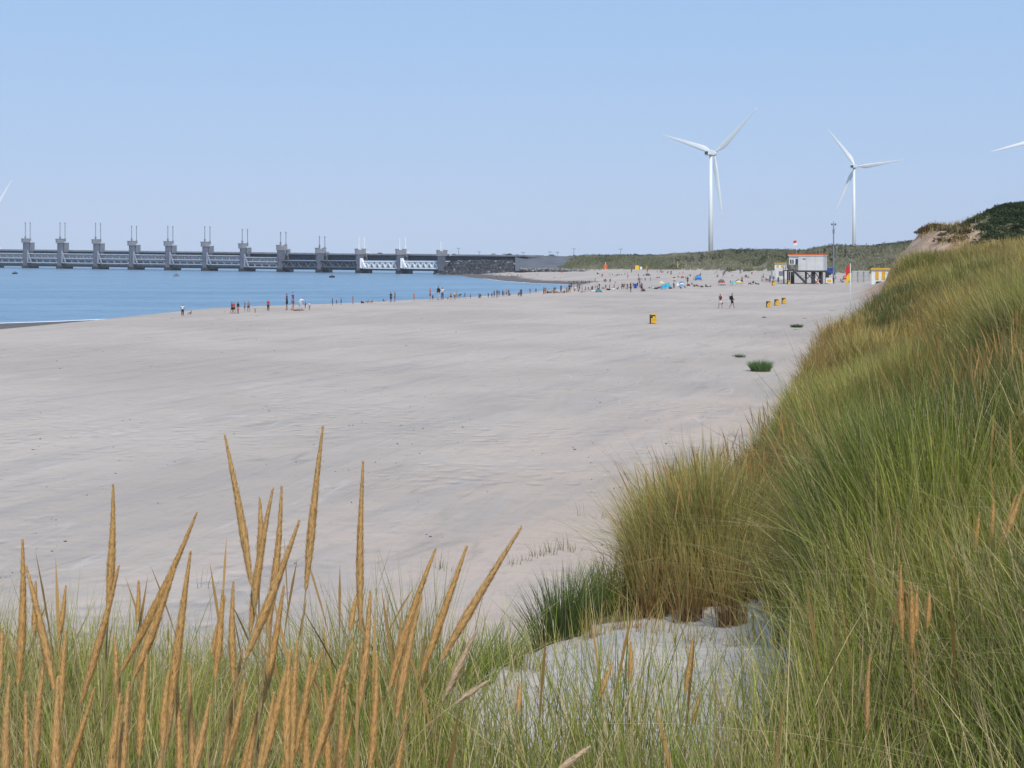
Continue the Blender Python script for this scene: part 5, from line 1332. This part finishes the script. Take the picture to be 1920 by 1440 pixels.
B = Blades()
def near_d(px, Y, X):
    # thin growth over the sand patch at the bottom centre, thicker to the right
    left = sstep(3.9, 3.1, Y)
    mid = (px > 820) & (px < 1500)
    d = np.where(mid, 0.08 + 0.30*sstep(4.1, 3.0, Y), 1.0)
    d = np.where(px > 1500, 0.35+0.65*sstep(1500, 1650, px), d)
    d = np.where(px <= 820, 0.85, d)
    return d
c0 = []
c0.append(scatter(B, 420, 2.3, 3.8, -450, 480, 32, 0.72, 0.0036, 0.10, 6, spikes=0.0, spread=0.30, straw=0.45))
c0.append(scatter(B, 1700, 2.35, 3.6, -500, 3300, 30, 0.66, 0.0036, 0.10, 6, spikes=0.06, dens=near_d, spread=0.32, straw=0.40))
c0.append(scatter(B, 2300, 3.4, 5.0, -400, 3300, 34, 0.60, 0.0042, 0.11, 5, spikes=0.12, dens=near_d, spread=0.34, straw=0.32))
c0.append(scatter(B, 2100, 4.9, 7.2, 1480, 3200, 74, 0.70, 0.005, 0.10, 5, spikes=0.12, spread=0.34, straw=0.2))
c0.append(scatter(B, 2900, 6.7, 9.0, 850, 3000, 80, 0.70, 0.0058, 0.11, 5, spikes=0.5, spread=0.40, dens=lambda px, Y, X: np.where((px > 1215) | (Y > 9.0), 1.0, 0.0)))
c0.append(scatter(B, 4200, 8.8, 14, 1215, 2600, 62, 0.66, 0.0085, 0.13, 4, spikes=0.35, spread=0.40, spw=0.011))
c0.append(scatter(B, 9000, 13.5, 26, 1200, 2250, 44, 0.58, 0.012, 0.22, 3, spikes=0.12, spread=0.42, spw=0.014))
c0.append(scatter(B, 13000, 25, 48, 1350, 2250, 36, 0.55, 0.020, 0.32, 3, spread=0.42))
c0.append(scatter(B, 4600, 47, 72, 1560, 2250, 32, 0.6, 0.035, 0.45, 2, spread=0.38))
for (tp_, tY, th_, tn_) in ((1372, 6.75, .60, 170), (1462, 6.95, .62, 190), (1290, 7.1, .6, 160), (1225, 7.3, .58, 150), (1420, 7.4, .62, 150), (1530, 6.9, .66, 180), (1345, 7.5, .6, 160), (1185, 7.7, .5, 120), (1565, 6.2, .55, 150), (1590, 5.5, .5, 120),
                           (1230, 6.7, .22, 26), (1300, 6.4, .2, 22), (1405, 6.2, .25, 30), (1180, 7.0, .28, 40), (1110, 6.9, .25, 34), (1490, 6.1, .3, 40)):
    x0_ = (tp_-960)*tY/F; a = rs.rand(tn_)*6.28; r = (0.07+0.07*rs.rand())*rs.rand(tn_)**0.7; ox, oy = r*np.cos(a), r*np.sin(a); X, Y = x0_+ox, tY+oy
    cc = mixv(np.tile(GOLD, (tn_, 1)), np.tile(OLIVE, (tn_, 1)), rs.rand(tn_))*(0.7+.5*rs.rand(tn_, 1)); 
    B.add(np.stack([X, Y, ground(X, Y)], -1), th_*(0.35+0.7*rs.rand(tn_)), np.full(tn_, .0045), np.stack([ox, oy], -1)/.085*.30*rs.rand(tn_, 1)*1.6+rs.randn(tn_, 2)*.13, np.tile(RUST, (tn_, 1)), cc, 5)
n = 2600; Y = 3.6+rs.rand(n)*5.2; px = 820+rs.rand(n)*760; X = (px-960)*Y/F; kk = (poly_sd(X, Y, DUNE) > -0.2) & (fbm(X/.35, Y/.5, 3)+0.3*rs.rand(n) > 0.08)
X, Y = X[kk], Y[kk]; m_ = len(X); a = rs.rand(m_)*6.28; flat_ = rs.rand(m_) < 0.35
ln_ = np.where(flat_, 6.0, 0.35)*(0.5+rs.rand(m_)); hh_ = np.where(flat_, 0.022, 0.05+0.16*rs.rand(m_))
cc = mixv(np.tile(STRAW*.9, (m_, 1)), np.tile(BROWN*1.1, (m_, 1)), rs.rand(m_)); gk = rs.rand(m_) < .35; cc[gk] = OLIVE
B.add(np.stack([X, Y, ground(X, Y)+0.035], -1), hh_, np.full(m_, 0.0035), np.stack([np.cos(a), np.sin(a)], -1)*ln_[:, None], cc*.8, cc, 3, droop=0.0)
gr = link('dune_grass', B.mesh('dune_grass'), M['blade']); tag(gr, 'green, golden and brown marram grass covering the dune', 'grass', kind='stuff')

# single tussocks standing apart on the lip of the dune and on the beach
def tussock(px, row, Y, n, h, w, rad, foot, tip, lab, seg=5, spread=0.6, cat='grass tuft', name='grass_tussock', group=None, squash=(1, 1)):
    if Y is None: X, Y, z = hit(px, row, 20)
    else: X = (px-960)*Y/F; z = gz(X, Y)
    T_ = Blades(); a = rs.rand(n)*2*math.pi; r = rad*np.sqrt(rs.rand(n)); ox = r*np.cos(a)*squash[0]; oy = r*np.sin(a)*squash[1]
    zz = ground(X+ox, Y+oy) - z
    lean = np.stack([ox, oy], -1)/rad*spread*(0.5+0.7*rs.rand(n))[:, None] + rs.randn(n, 2)*0.12
    T_.add(np.stack([ox, oy, zz], -1), h*(0.45+0.6*rs.rand(n)), w*(0.7+0.6*rs.rand(n)), lean, np.tile(foot, (n, 1))*(1+.2*rs.randn(n, 1)), np.tile(tip, (n, 1))*(1+.25*rs.randn(n, 1)), seg)
    o = link(name, T_.mesh(name), M['blade']); o.location = (X, Y, z)
    tag(o, lab, cat, group); return o
TG = 'grass tussocks standing apart on the sand'
tussock(1052, 0, 7.15, 620, 0.46, 0.005, 0.15, DGREEN*.8, DGREEN*1.15, 'dark green tussock on the sand lip, largest of those left of the brown grass', group=TG, spread=.55)
tussock(1104, 0, 7.6, 320, 0.40, 0.005, 0.14, DGREEN*.8, GREEN, 'green tussock between the largest dark one and the brown grass', group=TG)
tussock(935, 0, 6.5, 230, 0.30, 0.0045, 0.12, GREEN*.8, GREEN*1.1, 'small thin green tussock left of the largest dark tussock', group=TG)
tussock(985, 0, 6.3, 90, 0.22, 0.004, 0.09, OLIVE, OLIVE*1.2, 'little sparse tussock at the very edge of the white sand', group=TG)
tussock(845, 0, 6.0, 380, 0.34, 0.0045, 0.20, DGREEN, GREEN, 'wide green tussock behind the three seed heads leaning right', group=TG)
tussock(1150, 0, 7.9, 420, 0.42, 0.005, 0.18, DGREEN*.9, OLIVE, 'dark tussock at the left foot of the brown grass mass', group=TG)
SG = 'green plants on the open beach'
LEAF = np.array([0.10, 0.16, 0.06])
tussock(1426, 697, None, 1100, 0.72, 0.035, 0.50, LEAF*.9, LEAF*1.6, 'bushy green beach plant, largest on the open sand', seg=3, spread=.7, cat='plant', name='beach_plant', group=SG, squash=(1.0, .8))
tussock(1388, 670, None, 200, 0.30, 0.025, 0.30, LEAF*.6, LEAF*1.1, 'small flat green plant left of the largest beach plant', seg=2, spread=1, cat='plant', name='beach_plant', group=SG)
tussock(1377, 668, None, 60, 0.12, 0.02, 0.15, LEAF*.6, LEAF, 'tiny green plant at the left end of the small flat one', seg=2, spread=1, cat='plant', name='beach_plant', group=SG)
tussock(1494, 614, None, 300, 0.42, 0.05, 0.48, LEAF*.6, LEAF, 'flat green plant below the three bins in a row', seg=2, spread=1, cat='plant', name='beach_plant', group=SG)
tussock(1493, 618.5, None, 60, 0.10, 0.04, 0.30, LEAF*.7, LEAF*1.2, 'sliver of green growth just in front of the flat plant', seg=2, spread=1, cat='plant', name='beach_plant', group=SG)
tussock(1432, 596, None, 70, 0.20, 0.05, 0.20, OLIVE*.4, OLIVE*.5, 'tiny dark plant between the bins and the lone green plants', seg=2, spread=1, cat='plant', name='beach_plant', group=SG)
tussock(1509, 597.5, None, 40, 0.12, 0.04, 0.22, BROWN*.6, BROWN, 'faint brownish plant right of the tiny dark one', seg=2, spread=1, cat='plant', name='beach_plant', group=SG)
WG = 'thin sprigs on the beach below the dune'
for i, (px, row, n, h) in enumerate(((1096, 970, 5, .55), (1128, 972, 6, .38), (1008, 1045, 14, .38), (1034, 1040, 16, .40), (1058, 1032, 18, .5), (1076, 1036, 10, .26), (965, 1062, 14, .28), (984, 1052, 12, .26), (822, 1068, 8, .42), (838, 1070, 7, .3), (380, 1105, 5, .5))):
    tussock(px, row, None, n, h, 0.012, 0.16, DGREEN, OLIVE*.75, 'thin sprig of grass growing on the beach, %s from the left' % ORD[sorted([1096,1128,1008,1034,1058,1076,965,984,822,838,380]).index(px)], seg=4, spread=.5, cat='sprig', name='grass_sprig', group=WG)

# ------------------------------------------------------------------ ripe seed heads close to the camera
def seed_stem(tx_, ty_, bx_, by_, wpx, Y, lab, pale=0.0, bow=0.0):
    j_ = rnd.uniform(-.06, .06); tip = Vector(P(tx_, ty_, Y + j_ + 0.02)); base = Vector(P(bx_, by_, Y + j_))
    d = base-tip; L = d.length; dn = d.normalized()
    down = base.z - 7.45
    root = Vector((base.x + dn.x*down*0.35, base.y + dn.y*down*0.3, 0)); root.z = gz(root.x, root.y)
    t = thing('marram_stem', lab, 'seed head', root, 0, 'golden seed heads in the foreground')
    side = Vector((0, 0, 1)).cross(dn); side = Vector((1, 0, 0)) if side.length < .1 else side.normalized()
    ctrl = lambda q: base.lerp(tip, q) + Vector((1, 0, 0))*bow*math.sin(q*math.pi)*L
    # stalk: continues the head's line and bends down to the root
    m1 = base + dn*down*0.35
    pts = []
    for k in range(11):
        q = k/10; a = base.lerp(m1, q); b2 = m1.lerp(root, q); pts.append(a.lerp(b2, q)-root)
    inner = [ctrl(k/8)-root for k in range(7, 0, -1)]
    MB().tube(inner + pts, [0.0008]*7 + [0.0011 + 0.0006*k/10 for k in range(11)], 5).build('stalk', M['stalk'], t, smooth=True)
    rm = wpx*0.5*Y/F*0.98
    N_ = int(4200*min(1, L/0.2) + 300); V = []; Qd = []; C = []
    q = rs.rand(N_)**0.95
    prof = np.minimum(1, (q+0.02)/0.30)**0.8*np.minimum(1, (1.01-q)/0.66)**0.75
    a = rs.rand(N_)*2*math.pi; rr = rm*prof*(0.30+0.70*rs.rand(N_)**0.45)
    ax = (tip-base).normalized(); u_ = ax.cross(Vector((0, 1, 0))).normalized(); v_ = ax.cross(u_)
    ax, u_, v_ = (np.array(k[:]) for k in (ax, u_, v_))
    cen = np.array([ctrl(float(k))[:] for k in q]) - np.array(root[:])
    rad = u_[None]*np.cos(a)[:, None] + v_[None]*np.sin(a)[:, None]
    tan = -u_[None]*np.sin(a)[:, None] + v_[None]*np.cos(a)[:, None]
    sl = (0.0075+0.006*rs.rand(N_)+0.005*(rs.rand(N_) < 0.10))*(1.05-0.55*q)*(0.75+0.25*prof)*(Y/2.0)**0.3
    fuzz = rs.rand(N_) < 0.12; sl = sl*np.where(fuzz, 1.35, 1.0)
    dirv = ax[None]*1.0 + rad*(0.14+0.16*rs.rand(N_) + 0.30*fuzz)[:, None] + tan*(rs.randn(N_)*0.10)[:, None]
    dirv /= np.linalg.norm(dirv, axis=1)[:, None]
    p0 = cen + rad*rr[:, None]*0.75; p3 = p0 + dirv*sl[:, None]; pm = p0 + dirv*sl[:, None]*0.42
    wv = tan*((0.0006+0.0004*rs.rand(N_))*np.where(fuzz, .45, 1))[:, None]*(Y/2.0)
    V = np.stack([p0, pm-wv, p3, pm+wv], 1).reshape(-1, 3)
    Qd = np.arange(N_*4).reshape(-1, 4)
    g = np.array([0.87, 0.605, 0.265])*(1-pale) + np.array([0.80, 0.64, 0.44])*pale
    cc = g[None]*(0.74+0.40*rs.rand(N_, 1)); dk_ = rs.rand(N_) < 0.05; cc[dk_] *= 0.6
    o = link('seed_head', np_mesh('seed_head', V, Qd, np.clip(np.repeat(cc, 4, axis=0)*np.tile(np.array([[.92], [1], [1.1], [1]]), (N_, 1)), 0, 1)), M['seed'], t)
    return t
M['stalk'] = mat('stalk_straw', (0.34, 0.25, 0.11), 0.6, var=0.15, scale=20)
HEADS = [(42,1016,34,1289,17,2.0),(49.5,1064,103,1298,17,1.9),(212,913,202,1147,16,2.0),(222,1064,151,1321,18,1.95),(368,963,227,1261,18,2.0),(326,1071,250,1275,19,1.9),
 (357,1037,318,1340,20,1.85),(260,1091,257,1170,7,3.4),(123,1101,109,1202,9,3.2),(422,819,472,1101,17,1.95),(605,803,573,1110,17,1.95),(487,938,486,1078,13,2.1),(511,920,468,1193,18,2.0),
 (528,915,500,1193,17,2.05),(560,979,459,1240,20,1.9),(418,1108,403,1275,15,2.1),(438,1094,438,1284,14,2.15),(532,1101,493,1321,17,2.0),(123,1188,112,1353,16,1.9),(18,1273,12,1500,19,1.7),
 (5,1179,0,1290,12,2.3),(215,1193,222,1330,11,2.3),(275,1234,261,1422,17,1.8),(557,1206,546,1450,20,1.75),(543,1225,538,1450,19,1.7),(582,1238,546,1440,17,1.8),(513,1303,480,1480,19,1.7),
 (637,1252,585,1450,18,1.8),(394,1307,360,1470,18,1.75),(225,1307,206,1500,19,1.7),(241,1284,228,1480,20,1.7),(458,1280,424,1440,16,1.9),(421,1120,396,1230,11,2.4),(108,1275,103,1500,24,1.6),
 (316,1261,305,1410,18,1.8),(67,1092,64,1193,9,3.0),(681,868,676,1179,16,1.95),(694,1112,674,1330,18,1.9),(671,1110,655,1188,9,2.9),(816,1032,728,1300,18,1.95),(790,1120,742,1352,18,1.9),
 (874,1028,790,1266,17,1.95),(976,991,824,1243,18,1.95),(891,1188,833,1310,15,2.0),(659,1211,588,1440,19,1.8),(1104,1401,1040,1450,15,2.0),(916,1277,852,1320,9,2.6),(975,1284,970,1340,9,3.0),
 (1689,1064,1692,1200,14,3.3),(1708,1096,1710,1220,14,3.3),(1720,1101,1717,1195,12,3.4),(1742,1110,1738,1180,11,3.4),(1631,1231,1626,1380,10,3.0),(1299,1199,1284,1302,9,3.3),(1863,940,1861,1015,10,4.2),
 (1836,963,1829,1035,10,4.2),(1920,912,1881,1018,13,4.0),(1905,930,1872,1030,11,4.1),(1148,1243,1123,1310,9,3.3),(1313,1302,1297,1365,9,3.2),(1183,1205,1180,1280,8,3.4)]
for k in range(20):
    bx0 = rnd.uniform(5, 840); ty0 = rnd.uniform(1215, 1345); ln0 = rnd.uniform(-.06, .34)
    HEADS.append((bx0+ln0*230, ty0, bx0, ty0+230, rnd.uniform(12, 19), rnd.uniform(1.75, 2.3)))
HEADS.sort(key=lambda q: q[0])
nl = sum(1 for q in HEADS if q[0] < 1000)
for i, (a_, b_, c_, d_, w_, Y_) in enumerate(HEADS):
    ln_ = math.atan2(a_-c_, d_-b_); L_ = math.hypot(a_-c_, d_-b_)
    how = 'upright' if abs(ln_) < .1 else ('right leaning' if ln_ > 0 else 'left leaning')
    sz = 'long' if L_ > 230 else ('short' if L_ < 130 else 'mid sized')
    pale = 1.0 if (a_, b_) in ((891, 1188), (1104, 1401), (916, 1277)) else rnd.uniform(0, .2)
    pl = 'pale ' if pale == 1.0 else ('golden ' if w_ > 12 else 'thin golden ')
    seed_stem(a_, b_, c_, d_, w_, Y_, '%s%s %s seed head, tip %s from left in the foreground' % (pl, sz, how, ORD[i]), pale, rnd.uniform(-.02, .02))

# ------------------------------------------------------------------ scrub on the dunes
def leaves(cen, rad, n_each, size, col, flat=0.7):
    """clouds of small leaf faces; cen (m,3), rad (m,), col (m,3)"""
    m_ = len(cen); idx_ = np.repeat(np.arange(m_), n_each); N_ = len(idx_)
    d = rs.randn(N_, 3); d /= np.linalg.norm(d, axis=1)[:, None]; d[:, 2] = np.abs(d[:, 2])*flat
    r = rad[idx_]*(0.55+0.5*rs.rand(N_)); p = cen[idx_] + d*r[:, None]
    a = rs.randn(N_, 3); a /= np.linalg.norm(a, axis=1)[:, None]; b_ = np.cross(a, rs.randn(N_, 3)); b_ /= np.linalg.norm(b_, axis=1)[:, None]
    s_ = (size[idx_] if hasattr(size, '__len__') else size)*(0.5+0.7*rs.rand(N_)); a *= s_[:, None]; b_ *= s_[:, None]*0.6
    V = np.stack([p-a, p-b_, p+a, p+b_], 1).reshape(-1, 3)
    c = col[idx_]*(0.55+0.8*rs.rand(N_, 1))*np.clip(0.75+0.35*d[:, 2:3]/flat, .5, 1.2)**0
    return V, np.arange(N_*4).reshape(-1, 4), np.clip(np.repeat(c, 4, axis=0), .003, 1)
# far dunes
n = 26000; px = 1000+rs.rand(n)*780; u = rs.rand(n)
Yf = np.interp(px, FD[:, 0], FD[:, 1]) + u*np.interp(px, [1000, 1150, 1300, 1500, 1700], [75, 75, 105, 105, 105]) - 2; Xf = (px-960)*Yf/F
zf = far_dune(Xf, Yf); nn = fbm(Xf/14.0, Yf/22.0, 4)
keep = (zf > 3.4) & ((nn + 0.34*u*u + 0.16*sstep(1480, 1640, px) + 0.10*rs.rand(n)) > 0.24); Xf, Yf, zf, u, nn, px = Xf[keep], Yf[keep], zf[keep], u[keep], nn[keep], px[keep]
k = rs.rand(len(Xf)); colf = mixv(np.tile(np.array([.05, .075, .035]), (len(Xf), 1)), np.tile(np.array([.115, .125, .05]), (len(Xf), 1)), np.clip(k*1.3-0.2, 0, 1))
big = (rs.rand(len(Xf)) < 0.13) & (u > .72)
V, Q_, C_ = leaves(np.stack([Xf, Yf, zf-0.2], -1), 0.55+0.6*rs.rand(len(Xf))+big*(0.5+1.1*rs.rand(len(Xf))), 26, 0.30, colf*np.where(big, .55, 1)[:, None])
fs = link('far_scrub', np_mesh('far_scrub', V, Q_, C_), M['leafy']); tag(fs, 'low green scrub spread over the far dunes behind the beach', 'scrub', kind='stuff')
# coarse grass fringe on the far dunes
FB = Blades(); n = 60000; px = 1000+rs.rand(n)*740; u = rs.rand(n)**0.8
Yf = np.interp(px, FD[:, 0], FD[:, 1]) + u*95 - 6; Xf = (px-960)*Yf/F; zf = ground(Xf, Yf)
keep = (zf > 3.3) & (fbm(Xf/9.0, Yf/16.0, 4)+u*0.35 > -0.06); Xf, Yf, zf = Xf[keep], Yf[keep], zf[keep]; m_ = len(Xf)
nn = np.clip(fbm(Xf/20.0+3, Yf/30.0, 3)*2.5+.5, 0, 1)
cf = mixv(np.tile(np.array([.22, .22, .115]), (m_, 1)), np.tile(np.array([.36, .32, .21]), (m_, 1)), nn)*(0.7+0.5*rs.rand(m_, 1))
FB.add(np.stack([Xf, Yf, zf], -1), 0.8+0.5*rs.rand(m_), np.full(m_, 0.32), rs.randn(m_, 2)*0.3, cf*.8, cf, 2)
fg = link('far_dune_grass', FB.mesh('far_dune_grass'), M['blade']); tag(fg, 'pale green marram grass on the slopes of the far dunes', 'grass', kind='stuff')

# second dune: dark thicket on its right, brown heath on its top, sparse grass between
def thicket(lab, name, n, box, rad, col, leaf, per, cond=None, kind='stuff', cat='shrubs', lift=0.0):
    px = box[0]+rs.rand(n)*(box[1]-box[0]); Y = box[2]+rs.rand(n)*(box[3]-box[2]); X = (px-960)*Y/F; z = ground(X, Y)
    if cond is not None: kk = cond(px, Y, z); X, Y, z, px = X[kk], Y[kk], z[kk], px[kk]
    c = np.array(col)[None]*(0.6+0.8*rs.rand(len(X), 1))
    V, Q_, C_ = leaves(np.stack([X, Y, z+lift], -1), rad*(0.6+0.8*rs.rand(len(X))), per, leaf, c)
    o = link(name, np_mesh(name, V, Q_, C_), M['leafy']); tag(o, lab, cat, None, kind); return o
thicket('dark green thorn thicket covering the top of the high dune at right', 'dune_thicket', 1900, (1795, 2150, 82, 112), 0.40, (.055, .072, .035), 0.075, 64,
        lambda px, Y, z: (HY+(HC-z)*F/Y < 462) & ((px-1812)/80.0 + fbm(px/16.0, Y/3.0, 3)*2.2 > rs.rand(len(px))*0.7) , lift=0.0)
thicket('brown heath bushes on the bare nose of the high dune', 'heath', 240, (1722, 1782, 96, 106), 0.34, (.14, .085, .045), 0.06, 80, lambda px, Y, z: (HY+(HC-z)*F/Y < 440), lift=0.02)
thicket('dark bushes along the foot of the cliff slope on the high dune', 'low_bushes', 90, (1760, 1815, 84, 104), 0.36, (.10, .085, .045), 0.07, 60)
DB = Blades(); n = 4500; px = 1690+rs.rand(n)*150; Y = 74+rs.rand(n)*34; X = (px-960)*Y/F; d = poly_sd(X, Y, DUNE)
kk = (d > 1.2+rs.rand(n)*2.5) & (rs.rand(n) < sstep(1845, 1770, px)) & (fbm(X/1.4, Y/5, 3) > -0.12 - 0.004*(px-1800)); X, Y = X[kk], Y[kk]; m_ = len(X)
cc = mixv(np.tile(BROWN*1.15, (m_, 1)), np.tile(OLIVE, (m_, 1)), rs.rand(m_))
DB.add(np.stack([X, Y, ground(X, Y)], -1), 0.35+0.4*rs.rand(m_), np.full(m_, 0.07), rs.randn(m_, 2)*0.35, cc*.8, cc, 2)
dg = link('cliff_grass', DB.mesh('cliff_grass'), M['blade']); tag(dg, 'sparse brown grass on the slope of the high dune', 'grass', kind='stuff')

# ------------------------------------------------------------------ drift litter on the sand: shell bits, dry weed, lumps
n = 3200; Y = np.exp(rs.rand(n)*math.log(190/11.0))*11; px = -200+rs.rand(n)*1900; X = (px-960)*Y/F
line = fbm(X/3.5+8, Y/24.0+2, 4)
keep = (np.abs(line-0.05) < 0.028+0.02*rs.rand(n)) & (poly_sd(X, Y, DUNE) < -2.2) & (-poly_sd(X, Y, SHORE_CLOSED) > 8)
X, Y = X[keep], Y[keep]; m_ = len(X); z = ground(X, Y)
sz = (0.005+0.012*rs.rand(m_)**3)*np.sqrt(Y/10.0)
V, Q_, C_ = leaves(np.stack([X, Y, z+0.005], -1), sz*1.2, 5, sz, np.tile(np.array([.13, .115, .10]), (m_, 1)), flat=0.25)
li = link('drift_litter', np_mesh('drift_litter', V, Q_, C_), M['rock_t']); tag(li, 'scattered dark bits of drift weed and shells along the beach', 'litter', kind='stuff')
print('TUFTS', c0, 'BLADEVERTS', B.n)

# ------------------------------------------------------------------ summer haze in the air
hm, nt, b = mat_new('haze'); nt.nodes.remove(b)
pv = nt.nodes.new('ShaderNodeVolumePrincipled'); pv.inputs['Color'].default_value = (0.84, 0.90, 1.0, 1)
pv.inputs['Density'].default_value = HAZE; pv.inputs['Anisotropy'].default_value = -0.35
nt.links.new(pv.outputs[0], nt.nodes['Material Output'].inputs['Volume'])
hz = MB().box(-4600, 4600, -150, 6100, -7.0, 190).build('haze', hm); tag(hz, kind='stuff')
tag(hz, 'thin blue summer haze in the air over sea and beach', 'haze')
